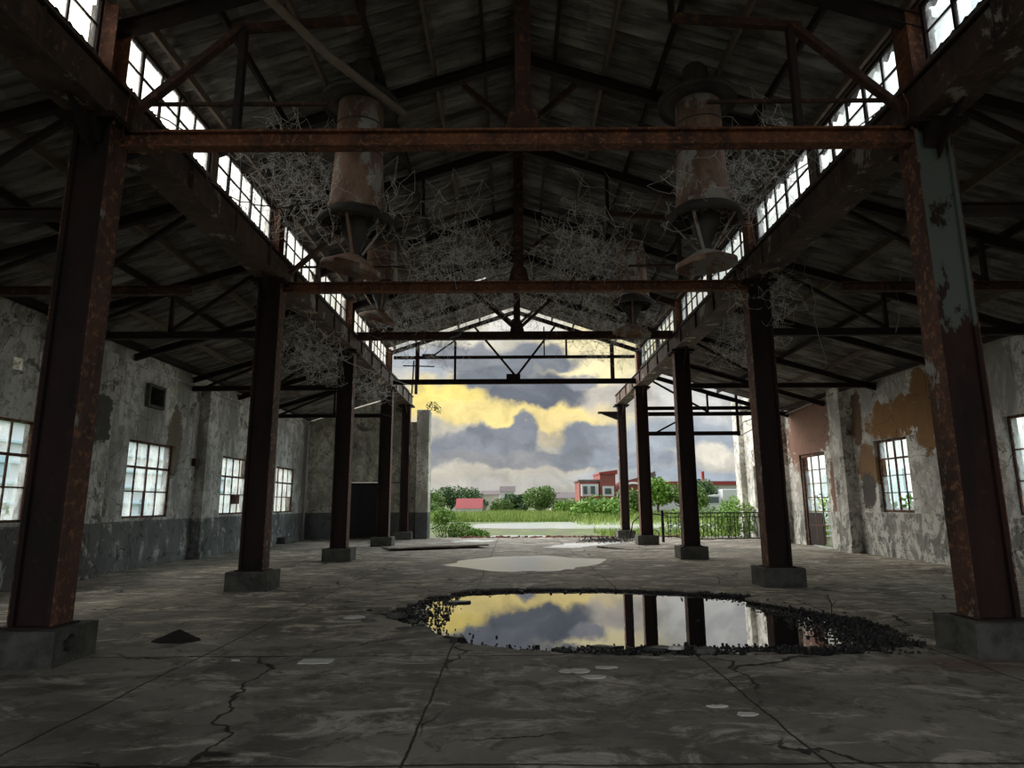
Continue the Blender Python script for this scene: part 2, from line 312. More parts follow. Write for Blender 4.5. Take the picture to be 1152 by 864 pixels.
class MB:
    def __init__(s): s.v = []; s.f = []
    def add(s, vs, fs):
        n = len(s.v); s.v += [tuple(q) for q in vs]; s.f += [tuple(i+n for i in f) for f in fs]; return s
    def box(s, x0, x1, y0, y1, z0, z1):
        return s.add([(x0,y0,z0),(x1,y0,z0),(x1,y1,z0),(x0,y1,z0),(x0,y0,z1),(x1,y0,z1),(x1,y1,z1),(x0,y1,z1)],
            [(0,3,2,1),(4,5,6,7),(0,1,5,4),(1,2,6,5),(2,3,7,6),(3,0,4,7)])
    def prof(s, pts, p0, p1, up=(0, 0, 1)):
        """extrude closed 2-D profile (side, up) from p0 to p1"""
        p0 = Vector(p0); p1 = Vector(p1); d = (p1-p0).normalized(); up = Vector(up)
        sd = d.cross(up)
        if sd.length < 1e-4: sd = d.cross(Vector((0, 1, 0)))
        sd.normalize(); u = sd.cross(d).normalized(); n = len(pts)
        vs = [p+sd*a+u*b for p in (p0, p1) for a, b in pts]
        fs = [(i, (i+1) % n, n+(i+1) % n, n+i) for i in range(n)]
        fs += [tuple(range(n-1, -1, -1)), tuple(range(n, 2*n))]
        return s.add(vs, fs)
    def bar(s, p0, p1, wd, h=None, up=(0, 0, 1)):
        h = h or wd; return s.prof([(-wd/2,-h/2),(wd/2,-h/2),(wd/2,h/2),(-wd/2,h/2)], p0, p1, up)
    def ibeam(s, p0, p1, wd, h, t=.02, up=(0, 0, 1)):
        a, b = wd/2, h/2
        return s.prof([(-a,-b),(a,-b),(a,-b+t),(t/2,-b+t),(t/2,b-t),(a,b-t),(a,b),(-a,b),(-a,b-t),(-t/2,b-t),(-t/2,-b+t),(-a,-b+t)], p0, p1, up)
    def angle(s, p0, p1, a, t=.012, up=(0, 0, 1)):
        return s.prof([(0,0),(a,0),(a,t),(t,t),(t,a),(0,a)], p0, p1, up)
    def tube(s, pts, r, n=6, closed=False):
        pts = [Vector(p) for p in pts]; m = len(pts); base = len(s.v)
        for i, p in enumerate(pts):
            d = (pts[min(i+1, m-1)]-pts[max(i-1, 0)]) if not closed else (pts[(i+1) % m]-pts[i-1])
            if d.length < 1e-6: d = Vector((0, 0, 1))
            d.normalize(); a = d.cross(Vector((.13, .21, 1))).normalized(); b = d.cross(a)
            rr = r[i] if isinstance(r, (list, tuple)) else r
            for k in range(n):
                t = 2*math.pi*k/n; s.v.append(tuple(p+a*math.cos(t)*rr+b*math.sin(t)*rr))
        for i in range(m if closed else m-1):
            j = (i+1) % m
            for k in range(n): s.f.append((base+i*n+k, base+i*n+(k+1) % n, base+j*n+(k+1) % n, base+j*n+k))
        if not closed:
            s.f.append(tuple(base+k for k in range(n-1, -1, -1))); s.f.append(tuple(base+(m-1)*n+k for k in range(n)))
        return s
    def lathe(s, c, prof, n=28, wob=0, seed=1, tilt=None):
        rnd = random.Random(seed); base = len(s.v); c = Vector(c)
        ph = [rnd.uniform(0, 6.28) for _ in range(3)]
        for (r, z) in prof:
            for k in range(n):
                t = 2*math.pi*k/n; rr = r*(1+wob*(math.sin(2*t+ph[0])*.5+math.sin(5*t+ph[1]+z*3)*.35+math.sin(9*t+ph[2])*.2))
                q = Vector((rr*math.cos(t), rr*math.sin(t), z))
                if tilt: q = tilt @ q
                s.v.append(tuple(c+q))
        for i in range(len(prof)-1):
            for k in range(n): s.f.append((base+i*n+k, base+i*n+(k+1) % n, base+(i+1)*n+(k+1) % n, base+(i+1)*n+k))
        return s
    def build(s, name, mat, parent=None, smooth=False, bevel=0, solid=0):
        me = bpy.data.meshes.new(name); o = bpy.data.objects.new(name, me); COL.objects.link(o)
        off = Vector((0, 0, 0))
        if parent is not None: o.parent = parent; off = origin(parent)
        me.from_pydata([(a-off.x, b-off.y, c-off.z) for a, b, c in s.v], [], s.f); me.update()
        if mat: me.materials.append(mat)
        if smooth: me.polygons.foreach_set('use_smooth', [True]*len(me.polygons))
        if bevel:
            m = o.modifiers.new('bevel', 'BEVEL'); m.width = bevel; m.segments = 2; m.limit_method = 'ANGLE'
        if solid:
            m = o.modifiers.new('solid', 'SOLIDIFY'); m.thickness = solid; m.offset = 0
        return o

def rock(mb, c, sx, sy, sz, seed, n=1, rot=None):
    """irregular angular chunk"""
    rnd = random.Random(seed); rz = rnd.uniform(0, 6.28) if rot is None else rot
    P = []
    for k, (a, h) in enumerate([(i, h) for h in (-1, 1) for i in range(6)]):
        t = a*math.pi/3+rnd.uniform(-.3, .3); r = rnd.uniform(.7, 1)*(1 if h < 0 else rnd.uniform(.6, .95))
        x, y = r*math.cos(t)*sx, r*math.sin(t)*sy
        P.append((c[0]+x*math.cos(rz)-y*math.sin(rz), c[1]+x*math.sin(rz)+y*math.cos(rz), c[2]+(h*.5+.5)*sz*rnd.uniform(.7, 1) if h > 0 else c[2]))
    mb.add(P, [(5,4,3,2,1,0), (6,7,8,9,10,11)]+[(i, (i+1) % 6, 6+(i+1) % 6, 6+i) for i in range(6)])

def panel(mb, plane, at, thick, u0, u1, v0, v1, holes, top=None):
    """wall with rectangular openings. plane 'x': at=X of inner face, u=Y, v=Z, thick signed; plane 'y': at=Y, u=X"""
    us = sorted({u0, u1, *[q for h in holes for q in h[:2]]}); vs = sorted({v0, v1, *[q for h in holes for q in h[2:]]})
    us = [q for q in us if u0 <= q <= u1]; vs = [q for q in vs if v0 <= q <= v1]
    def solid(i, j):
        if i < 0 or j < 0 or i >= len(us)-1 or j >= len(vs)-1: return False
        cu, cv = (us[i]+us[i+1])/2, (vs[j]+vs[j+1])/2
        return not any(h[0] < cu < h[1] and h[2] < cv < h[3] for h in holes)
    idx = {}
    def P(i, j, k):
        key = (i, j, k)
        if key not in idx:
            a = at+(thick if k else 0); idx[key] = len(mb.v)
            mb.v.append((a, us[i], vs[j]) if plane == 'x' else (us[i], a, vs[j]))
        return idx[key]
    for i in range(len(us)-1):
        for j in range(len(vs)-1):
            if not solid(i, j): continue
            mb.f.append((P(i,j,0), P(i+1,j,0), P(i+1,j+1,0), P(i,j+1,0))); mb.f.append((P(i,j,1), P(i,j+1,1), P(i+1,j+1,1), P(i+1,j,1)))
            if not solid(i-1, j): mb.f.append((P(i,j,0), P(i,j+1,0), P(i,j+1,1), P(i,j,1)))
            if not solid(i+1, j): mb.f.append((P(i+1,j,0), P(i+1,j,1), P(i+1,j+1,1), P(i+1,j+1,0)))
            if not solid(i, j-1): mb.f.append((P(i,j,0), P(i,j,1), P(i+1,j,1), P(i+1,j,0)))
            if not solid(i, j+1): mb.f.append((P(i,j+1,0), P(i+1,j+1,0), P(i+1,j+1,1), P(i,j+1,1)))

# ------------------------------------------------------------------ dimensions of the hall
ROWS = [7.17, 12.8, 18.95, 25.2, 29.9]
CX = {-1: -5.01, 1: 5.17}; SK = .10
XL, XR = -9.7, 11.0
RZ, SL = 9.58, .335                         # ridge height and slope of nave roof
AZ, ASL = 6.92, .30                         # aisle roof height at the girder and slope
CENT = .15
Y0, Y4 = -3.0, 25.3
def nave_z(x): return RZ-SL*abs(x-CENT)
def aisle_z(s, x): return AZ-ASL*abs(x-CX[s])

# ------------------------------------------------------------------ floor with a sunken broken hole
HOLE = [(-2.0, 9.9), (-1.75, 10.9), (-1.5, 11.7), (-.9, 12.5), (.4, 12.85), (1.8, 12.75), (3.0, 12.35), (3.9, 11.9), (4.45, 11.2), (4.75, 10.1), (4.9, 9.0), (4.85, 8.2), (4.75, 7.75),
        (4.35, 7.22), (3.0, 7.2), (1.2, 7.2), (.65, 7.28), (-.1, 7.62), (-.75, 7.9), (-1.1, 8.7), (-1.6, 9.2)]
HP = np.array(HOLE)
def sdist(px, py):
    d = np.full(px.shape, 1e9); ins = np.zeros(px.shape, bool); n = len(HP)
    for i in range(n):
        a = HP[i]; b = HP[(i+1) % n]; e = b-a; wx = px-a[0]; wy = py-a[1]
        t = np.clip((wx*e[0]+wy*e[1])/(e@e), 0, 1); d = np.minimum(d, np.hypot(wx-e[0]*t, wy-e[1]*t))
        c = ((a[1] > py) != (b[1] > py)) & (px < (b[0]-a[0])*(py-a[1])/(b[1]-a[1]+1e-12)+a[0]); ins ^= c
    return np.where(ins, d, -d)
def floor_mesh():
    xs = np.concatenate([np.linspace(XL, -2.6, 24), np.arange(-2.5, 5.6, .036), np.linspace(5.7, XR, 18)])
    ys = np.concatenate([np.linspace(Y0, 6.6, 30), np.arange(6.7, 13.4, .036), np.linspace(13.5, 31.2, 80)])
    gx, gy = np.meshgrid(xs, ys); sd = sdist(gx, gy)
    nzv = np.zeros(gx.shape); nb = np.zeros(gx.shape); near = sd > -.5
    it = np.argwhere(near)
    for i, j in it:
        p = Vector((gx[i, j]*3.2, gy[i, j]*3.2, 0)); nzv[i, j] = mnoise.fractal(p, 1, 2, 5); nb[i, j] = mnoise.fractal(p*.35+Vector((5, 2, 0)), 1, 2, 3)
    s2 = sd+nzv*.14
    z = -.14*np.clip(s2/.07, 0, 1)
    z = np.where(s2 > .05, -.12+nb*.045+nzv*.018, z)
    # raised muddy rubble shelf to the right and along the near edge
    shelf = np.clip((gx-3.9)/1.0, 0, 1)*np.clip((9.6-gy)/1.2+.6, 0, 1); z = np.where(s2 > .05, z+shelf*.085, z)
    front = np.exp(-((gy-7.45)/.22)**2)*np.clip((gx-.5)/.3, 0, 1); z = np.where(s2 > .05, z+front*.09, z)
    left = np.clip((-1.0-gx)/.5, 0, 1)*.045*(nzv+.2); z = np.where(s2 > .05, z+left, z)
    rim = np.where((sd < 0) & (sd > -.4), np.clip(nzv, -.2, .4)*.02*np.clip(1+sd/.4, 0, 1), 0)
    und = np.array([[0.0]])
    z = np.where(s2 <= 0, rim, z)
    ny, nx = gx.shape; vs = np.stack([gx, gy, z], -1).reshape(-1, 3)
    I = np.arange(ny*nx).reshape(ny, nx); fs = np.stack([I[:-1, :-1], I[:-1, 1:], I[1:, 1:], I[1:, :-1]], -1).reshape(-1, 4)
    mb = MB(); mb.v = [tuple(map(float, q)) for q in vs]; mb.f = [tuple(map(int, q)) for q in fs]
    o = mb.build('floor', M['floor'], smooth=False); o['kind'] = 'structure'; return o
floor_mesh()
mb = MB(); mb.add([(-2.2, 6.9, -.062), (5.1, 6.9, -.062), (5.1, 13.1, -.062), (-2.2, 13.1, -.062)], [(0, 1, 2, 3)])
tag(mb.build('puddle', M['water']), 'large still rain puddle filling the broken hole in the floor, mirroring the sunset sky', 'puddle')
# foundation edge + field
mb = MB(); mb.box(XL-.3, XR+.3, 31.2, 31.5, -.6, -.01); tag(mb.build('trim_1', M['slab']), kind='structure')

def flat_patch(name, pts, z, mat, label, cat, group=None, wob=.06, seed=0, sub=5, thick=.006):
    rnd = random.Random(seed); out = []; n = len(pts)
    for i in range(n):
        a = Vector(pts[i]); b = Vector(pts[(i+1) % n])
        for k in range(sub):
            q = a.lerp(b, k/sub); out.append((q.x+rnd.uniform(-wob, wob), q.y+rnd.uniform(-wob, wob)*1.3))
    cx = sum(p[0] for p in out)/len(out); cy = sum(p[1] for p in out)/len(out); m = len(out)
    mb = MB(); vs = [(x, y, z+thick) for x, y in out]+[(cx+(x-cx)*1.02, cy+(y-cy)*1.02, z) for x, y in out]
    mb.add(vs, [tuple(range(m))]+[(i, m+i, m+(i+1) % m, (i+1) % m) for i in range(m)])
    return tag(mb.build(name, mat), label, cat, group)
flat_patch('puddle', [(-1.75, 17.3), (-1.2, 19.3), (-.2, 20.1), (.9, 20.2), (1.9, 19.3), (2.6, 18.8), (2.2, 17.6), (1.5, 16.3), (.4, 15.7), (-.5, 15.9)], .001, M['sky_sheen'],
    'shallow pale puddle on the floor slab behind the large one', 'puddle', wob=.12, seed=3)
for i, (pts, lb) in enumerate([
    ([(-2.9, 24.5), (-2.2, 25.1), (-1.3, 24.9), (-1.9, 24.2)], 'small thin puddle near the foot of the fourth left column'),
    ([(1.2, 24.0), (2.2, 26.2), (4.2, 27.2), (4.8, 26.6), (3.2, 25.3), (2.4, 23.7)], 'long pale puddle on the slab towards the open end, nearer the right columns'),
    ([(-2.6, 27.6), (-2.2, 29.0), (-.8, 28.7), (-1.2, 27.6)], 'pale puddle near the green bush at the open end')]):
    flat_patch('puddle', pts, .001, M['sky_sheen'], lb, 'puddle', wob=.15, seed=20+i)

M['pool'] = mat_water('field_rain_water', (.62, .63, .62), .15)  # pale base colour stands in for sky reflected by the pools
# rubble in the hole
rnd = random.Random(5)
def in_hole(x, y): return float(sdist(np.array([x]), np.array([y]))[0])
g = MB(); k = 0
while k < 7000:
    x = rnd.uniform(-2.1, 4.95); y = rnd.uniform(7.1, 12.95); d = in_hole(x, y)
    if d < .0 or d > 1.4: continue
    wgt = math.exp(-d*9)*.9
    if x > .45 and y < 8.2: wgt = max(wgt, math.exp(-((y-7.42)/.22)**2)*1.0)
    if x > 3.7: wgt = max(wgt, min(1, (x-3.7)/1.0)*.8 * (1 if (y < 9.6) else .45))
    if x < -.95: wgt = max(wgt, .25)
    if y > 12.0 and x < 3: wgt *= .5
    if rnd.random() > wgt: continue
    s = rnd.uniform(.008, .024)*(1.8 if rnd.random() < .08 else 1)
    base = -.085 if not (x > 3.4 or (y < 7.75 and x > .4)) else -.05
    if y < 7.75 and x > .45: base += .03*math.exp(-((y-7.42)/.15)**2)*rnd.random()
    rock(g, (x, y, base+rnd.uniform(0, .03)), s, s*rnd.uniform(.6, 1), s*rnd.uniform(.8, 1.6), k+99); k += 1
tag(g.build('gravel', M['asphalt']), 'wet black gravel and crumbled asphalt lining the edges of the flooded hole', 'gravel', kind='stuff')
for i, (x, y, z, sx, sy, sz, mt, lb) in enumerate([
    (-1.72, 9.75, -.03, .20, .14, .06, 'slab', 'grey broken slab piece at the left tip of the flooded hole'),
    (-2.28, 9.55, 0, .17, .13, .025, 'chip', 'pale flat stone just left of the flooded hole'),
    (-2.0, 9.25, 0, .16, .10, .03, 'slab', 'dark flat broken slab beside the pale stone left of the hole'),
    (-1.35, 8.75, -.05, .32, .12, .07, 'slab', 'speckled concrete lump on the near left rim of the hole'),
    (-.72, 8.15, -.06, .22, .10, .08, 'asphalt', 'black asphalt lump at the near left corner of the puddle'),
    (1.02, 7.55, -.06, .26, .11, .10, 'asphalt', 'long black asphalt lump at the near edge of the puddle, leftmost of two'),
    (1.55, 7.48, -.06, .30, .12, .10, 'asphalt', 'black asphalt lump at the near edge of the puddle below the column reflections'),
    (1.78, 7.38, .02, .11, .06, .035, 'chip', 'small white stone lying on the black lumps at the puddle edge'),
    (2.1, 7.4, -.03, .18, .12, .07, 'slab', 'grey slab shard leaning in the gravel at the near puddle edge'),
    (-.95, 11.3, -.08, .35, .10, .06, 'asphalt', 'flat black slab shard in the far left water of the hole')]):
    m_ = MB(); rock(m_, (x, y, z), sx, sy, sz, 300+i, rot=rnd.uniform(-.4, .4)); tag(m_.build('rubble_chunk', M[mt]), lb, 'rubble')
for i, (x, y) in enumerate([(-.05, 7.95), (.28, 7.88), (2.62, 9.5)]):
    m_ = MB(); rock(m_, (x, y, -.07), .035, .03, .035, 340+i)
    tag(m_.build('pebble', M['dirt']), ['black pebble in the puddle near its left front rim', 'black pebble in the front of the puddle, right of its neighbour', 'black stone standing in the bright right part of the puddle'][i], 'pebble')

# dirt mound, chips
def mound(c, rx, ry, h, label, mat, seed):
    mb = MB(); n = 22; rings = 7; rn = random.Random(seed); mb.v.append((c[0]+rx*.1, c[1], c[2]+h))
    for r in range(1, rings+1):
        for k in range(n):
            t = 2*math.pi*k/n; q = r/rings; jit = 1+rn.uniform(-.06, .06)
            mb.v.append((c[0]+rx*q*math.cos(t)*jit+rx*.1*(1-q), c[1]+ry*q*math.sin(t)*jit, c[2]+h*max(0, (1-q)**1.15)+(rn.uniform(0, .01) if r < rings else -.004)))
    for k in range(n): mb.f.append((0, 1+k, 1+(k+1) % n))
    for r in range(rings-1):
        for k in range(n): a = 1+r*n; mb.f.append((a+k, a+n+k, a+n+(k+1) % n, a+(k+1) % n))
    return tag(mb.build('dirt_mound', mat), label, 'dirt pile')
mound((-4.05, 8.05, 0), .30, .18, .13, 'small pointed mound of black dirt on the bare floor', M['dirt'], 1)
for i, (x, y, sx, sy, lb) in enumerate([(-2.05, 6.98, .22, .13, 'pale flat plaster patch lying on the foreground floor, left of centre'),
    (.50, 6.55, .07, .08, 'small white plaster flake, leftmost of the four in the foreground'), (.63, 6.56, .10, .10, 'round white plaster flake in the middle of the foreground four'),
    (.90, 6.68, .13, .05, 'long thin white plaster flake, farthest of the foreground four'), (.74, 6.34, .12, .07, 'white plaster flake nearest the camera of the foreground four'),
    (-2.9, 7.05, .05, .03, 'tiny pale plaster crumb left of the pale patch'), (1.62, 5.45, .10, .03, 'thin white scrap on the foreground floor'), (1.78, 5.25, .09, .05, 'small pale scrap beside the thin white one')]):
    pts = [(x+sx*math.cos(t)*rnd.uniform(.75, 1.1), y+sy*math.sin(t)*rnd.uniform(.75, 1.1)) for t in np.linspace(0, 2*math.pi, 9)[:-1]]
    flat_patch('plaster_flake', pts, .0, M['chip'], lb, 'debris', wob=.006, seed=40+i, sub=2, thick=.008)
# raised broken floor slabs
for i, (pts, lift, lb) in enumerate([
    ([(-4.2, 22.4), (-.9, 24.0), (-2.0, 26.2), (-5.0, 24.6)], .12, 'heaved floor slab with a dark lip beside the fourth left column'),
    ([(4.2, 22.4), (6.2, 23.1), (5.2, 24.4), (3.0, 23.5)], .07, 'heaved floor slab in front of the fourth right column'),
    ([(-2.9, 9.9), (-1.95, 10.2), (-1.75, 11.0), (-2.5, 11.2)], .03, 'cracked slab plate lifted at the left of the flooded hole'),
    ([(3.9, 11.2), (5.1, 9.0), (5.35, 9.3), (4.5, 11.5)], .035, 'long cracked slab strip lifted along the right rim of the hole')]):
    m_ = MB(); n = len(pts); rn = random.Random(i); zz = [.01, lift*.35, .03, lift]; zz = zz if i % 2 else [lift, lift, .02, .02]
    vs = [(p[0], p[1], zz[k]) for k, p in enumerate(pts)]+[(p[0], p[1], zz[k]-.05) for k, p in enumerate(pts)]
    m_.add(vs, [(0, 1, 2, 3), (7, 6, 5, 4)]+[(k, 4+k, 4+(k+1) % 4, (k+1) % 4) for k in range(4)])
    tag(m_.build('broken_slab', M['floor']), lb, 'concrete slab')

# ------------------------------------------------------------------ walls, pilasters
LW = [(10.8, 12.98, 1.27, 3.28), (16.07, 18.3, 1.27, 3.26), (21.35, 23.6, 1.27, 3.22), (26.25, 28.6, 1.26, 3.14)]
RW = [(12.0, 14.2, 1.28, 3.45), (17.78, 19.42, 1.28, 3.40)]
RD = (22.55, 24.55, 0.0, 3.35)
slot = (28.95, 29.35, 1.3, 3.2)
vent = (16.62, 17.3, 4.22, 4.72)
WTL, WTR = 6.0, 6.45
mb = MB(); panel(mb, 'x', XL, -.32, Y0, 30.6, -.05, WTL, LW+[vent, (12.06, 12.30, 4.22, 4.46)]); tag(mb.build('wall_left', M['wall_l']), kind='structure')
mb = MB(); panel(mb, 'x', XR, .32, Y0, 31.0, -.05, WTR, RW+[RD, slot]); tag(mb.build('wall_right', M['wall_r']), kind='structure')
ED = (-7.95, -6.35, 0, 2.6)
mb = MB(); panel(mb, 'y', 30.3, .3, XL, -4.0, -.05, 5.45, [ED]); mb.add([(XL, 30.3, 5.45), (-5.0, 30.3, 5.45), (-5.0, 30.3, 6.85), (XL, 30.3, 5.5), (XL, 30.6, 5.45), (-5.0, 30.6, 5.45), (-5.0, 30.6, 6.85), (XL, 30.6, 5.5)], [(0,1,2,3), (7,6,5,4), (1,5,6,2), (2,6,7,3)]); tag(mb.build('wall_back', M['wall_b']), kind='structure')
mb = MB(); mb.box(-4.55, -3.95, 30.0, 30.9, -.05, 6.0); tag(mb.build('trim_2', M['wall_b'], bevel=.03), kind='structure')
n_trim = 3
for s, Xw, ys, zt, mt in ((-1, XL, [(9.4, 10.0), (14.2, 14.85), (19.6, 20.25), (24.8, 25.4)], 5.15, 'wall_l'), (1, XR, [(10.2, 10.8), (15.4, 16.0), (20.6, 21.35), (25.6, 26.2)], 5.35, 'wall_r')):
    for (a, b) in ys:
        x0, x1 = (Xw-.02, Xw+.28) if s < 0 else (Xw-.34, Xw+.02)
        mb = MB(); mb.box(x0, x1, a, b, -.02, zt); mb.box(x0-(.0 if s < 0 else .06), x1+(.06 if s < 0 else 0), a-.05, b+.05, -.02, .22)
        tag(mb.build('trim_%d' % n_trim, M[mt], bevel=.02), kind='structure'); n_trim += 1
    # ledge and conduit courses along the wall
    sx = 1 if s < 0 else -1
    for z, d, h in ((5.12 if s < 0 else 5.35, .07, .06), (5.5 if s < 0 else 5.78, .10, .12)):
        mb = MB(); x0, x1 = sorted((Xw, Xw+sx*d)); mb.box(x0, x1, 1, 30.1, z, z+h)
        tag(mb.build('trim_%d' % n_trim, M['rust_dark' if h > .1 else mt], bevel=.01), kind='structure'); n_trim += 1
# jagged wall end by the open end (right) and pilaster there
mb = MB(); mb.box(XR-.25, XR+.05, 30.3, 31.0, -.02, 6.5); tag(mb.build('trim_%d' % n_trim, M['wall_r'], bevel=.03), kind='structure'); n_trim += 1

WN = [0]
def window(plane, at, th, u0, u1, v0, v1, cols, rows, fw=.05, bw=.022, mat='rust', pane='pane', heavy=None, missing=(), name=None):
    WN[0] += 1
    P = (lambda a, u, v: (a, u, v)) if plane == 'x' else (lambda a, u, v: (u, a, v))
    root = empty('window_%d' % WN[0], P(at, (u0+u1)/2, v0), kind='structure')
    fr = MB(); br = MB(); pn = MB()
    def b(m_, a0, a1, ua, ub, va, vb):
        p = P(a0, ua, va); q = P(a1, ub, vb)
        m_.box(min(p[0], q[0]), max(p[0], q[0]), min(p[1], q[1]), max(p[1], q[1]), va, vb)
    h = .035
    b(fr, at-h, at+h, u0, u0+fw, v0, v1); b(fr, at-h, at+h, u1-fw, u1, v0, v1); b(fr, at-h, at+h, u0+fw, u1-fw, v0, v0+fw); b(fr, at-h, at+h, u0+fw, u1-fw, v1-fw, v1)
    du = (u1-u0-2*fw)/cols; dv = (v1-v0-2*fw)/rows
    for i in range(1, cols):
        u = u0+fw+du*i; k = bw*(2.0 if heavy and i in heavy else 1)
        b(br, at-.02*(1.3 if k > bw else 1), at+.02, u-k/2, u+k/2, v0+fw, v1-fw)
    for j in range(1, rows):
        v = v0+fw+dv*j; k = bw*(2.0 if heavy and -j in heavy else 1)
        b(br, at-.017, at+.017, u0+fw, u1-fw, v-k/2, v+k/2)
    for i in range(cols):
        for j in range(rows):
            if (i, j) in missing: continue
            b(pn, at-.002, at+.002, u0+fw+du*i+.004, u0+fw+du*(i+1)-.004, v0+fw+dv*j+.004, v0+fw+dv*(j+1)-.004)
    fr.build('window_frame', M[mat], root); br.build('glazing_bar', M[mat], root); pn.build('pane', M[pane], root)
    return root
rr = random.Random(9)
for (a, b, c, d) in LW:
    miss = {(rr.randrange(4), rr.randrange(3)) for _ in range(2)}
    window('x', XL-.14, .1, a, b, c, d, 4, 3, .055, .03, 'rust_side', 'pane_low', heavy=(-2, 2), missing=miss)
window('x', XR+.14, .1, *RW[0], 4, 3, .055, .03, 'rust_side', 'pane_low', heavy=(2,), missing={(0, 1)})
window('x', XR+.14, .1, *RW[1], 4, 4, .07, .026, 'rust_side', 'pane_low', heavy=(2, -3), missing={(1, 0), (0, 0), (3, 2)})
# door on the right wall: glazed leaf with solid bottom panel
dr_ = empty('door_1', (XR+.12, 23.55, 0), kind='structure')
mb = MB(); at = XR+.12
mb.box(at-.06, at+.06, 22.56, 22.66, 0, 3.34); mb.box(at-.06, at+.06, 24.44, 24.54, 0, 3.34); mb.box(at-.06, at+.06, 22.66, 24.44, 3.24, 3.34); mb.build('door_frame', M['rust_side'], dr_)
mb = MB()
for j in range(5): z = .75+j*.5; mb.box(at-.02, at+.02, 22.66, 24.44, z-.015, z+.015)
for i in range(4): y = 22.66+i*.593; mb.box(at-.02, at+.02, y-.015, y+.015, .1, 3.24)
mb.build('glazing_bar', M['rust_side'], dr_)
mb = MB(); mb.box(at-.018, at+.018, 23.35, 24.44, .05, 1.2); mb.build('door_panel', M['rust_dark'], dr_)
mb = MB()
for i in range(3):
    for j in range(4):
        if (i, j) in ((0, 0), (0, 1)): continue
        mb.box(at-.002, at+.002, 22.68+i*.593, 23.22+i*.593, .77+j*.5, 1.23+j*.5)
mb.build('pane', M['pane_low'], dr_)
# end-wall doorway: black sheets stand in for the unlit opening
d2 = empty('door_2', (-7.15, 30.42, 0), kind='structure')
mb = MB(); mb.box(-7.95, -7.2, 30.4, 30.45, 0, 2.58); mb.build('leaf_or_shade_sheet', M['black'], d2); mb = MB(); mb.box(-7.2, -6.35, 30.42, 30.47, 0, 2.58); mb.build('leaf_or_shade_sheet', M['black'], d2)
mb = MB(); mb.box(-7.95, -6.35, 30.28, 30.6, -.02, .06); mb.build('door_sill', M['rust_side'], d2)
d3 = empty('door_3', (-5.45, 30.25, 0), kind='structure')
mb = MB(); mb.box(-5.9, -5.84, 30.22, 30.3, 0, 2.6); mb.box(-5.06, -5.0, 30.22, 30.3, 0, 2.6); mb.box(-5.84, -5.06, 30.22, 30.3, 2.54, 2.6); mb.build('door_frame', M['timber'], d3)
mb = MB(); mb.box(-5.84, -5.06, 30.24, 30.29, 0, 2.54); mb.build('leaf_or_shade_sheet', M['wall_b'], d3)
# vent box, wall clutter
v_ = empty('wall_vent', (XL+.02, 16.96, 4.2), 'dark square vent box sunk in the left wall above the window', 'vent')
mb = MB(); panel(mb, 'x', XL+.10, -.36, 16.56, 17.36, 4.16, 4.78, [(16.64, 17.28, 4.24, 4.70)]); mb.build('vent_frame', M['concrete'], v_)
mb = MB(); mb.box(XL-.24, XL-.22, 16.6, 17.3, 4.2, 4.74); mb.build('shade_plate', M['dirt'], v_)  # black plate puts the darkness of the opening into colour
mb = MB(); mb.box(XL-.0, XL+.12, 19.3, 19.5, 2.75, 2.98); tag(mb.build('switch_box', M['rust_dark'], bevel=.01), 'small rusty switch box on the left wall beside the second pilaster', 'box')
mb = MB(); mb.box(XL-.16, XL+.02, 22.5, 22.85, 1.62, 1.95); tag(mb.build('meter_box', M['rust_side'], bevel=.01), 'small brown box fixed on the bars of the second left window', 'box')
mb = MB(); mb.box(XL+.0, XL+.35, 26.8, 27.9, 0, .26); tag(mb.build('concrete_plinth', M['concrete'], bevel=.02), 'low dark concrete plinth at the foot of the left wall far end', 'plinth')
for i, (y, lb) in enumerate([(20.32, 'thin drain pipe beside the second left pilaster'), (29.6, 'grey drain pipe in the far left corner')]):
    mb = MB(); mb.tube([(XL+.12, y, .02), (XL+.12, y, 2.5), (XL+.12, y, 5.2), (XL+.3, y+.02, 5.35)], .05 if i else .035, 8)
    tag(mb.build('drain_pipe', M['wire'], smooth=True), lb, 'pipe')
mb = MB(); mb.tube([(XR-.12, 1.5, 5.0), (XR-.12, 15, 5.15), (XR-.1, 20.4, 5.2), (XR-.4, 21, 5.1), (XR-.12, 22, 5.15), (XR-.12, 27, 4.95), (XR-.9, 28.2, 4.5)], .03, 6)
tag(mb.build('wall_conduit', M['wire'], smooth=True), 'thin sagging conduit pipe running high along the right wall', 'pipe')

# ------------------------------------------------------------------ ceiling sheets (corrugated)
def corrugated(name, xa, za, xb, zb, ya, yb, holes=(), nx=6, wave=.21, amp=.036):
    mb = MB(); n = int((yb-ya)/wave*6); ys = np.linspace(ya, yb, n+1)
    for i in range(nx+1):
        t = i/nx
        for y in ys: mb.v.append((xa+(xb-xa)*t, float(y), za+(zb-za)*t+amp*math.sin(2*math.pi*y/wave)))
    for i in range(nx):
        for j in range(n):
            yc = (ys[j]+ys[j+1])/2
            if any(h[0] <= i/nx+.01 < h[1] and h[2] < yc < h[3] for h in holes): continue
            a = i*(n+1)+j; mb.f.append((a, a+1, a+n+2, a+n+1))
    return tag(mb.build(name, M['roof'], solid=.004), kind='structure')
PUR = .17      # sheets sit on purlins above the rafters
TOPR = RZ+.03
eave = 5.27
for s, hs in ((-1, [(.2, .5, 20.90, 20.99)]), (1, [(.15, .45, 21.6, 21.68)])):
    xe = CENT+s*eave
    corrugated('ceiling', CENT, TOPR, xe, nave_z(xe)+.03, Y0, Y4, hs, nx=10)
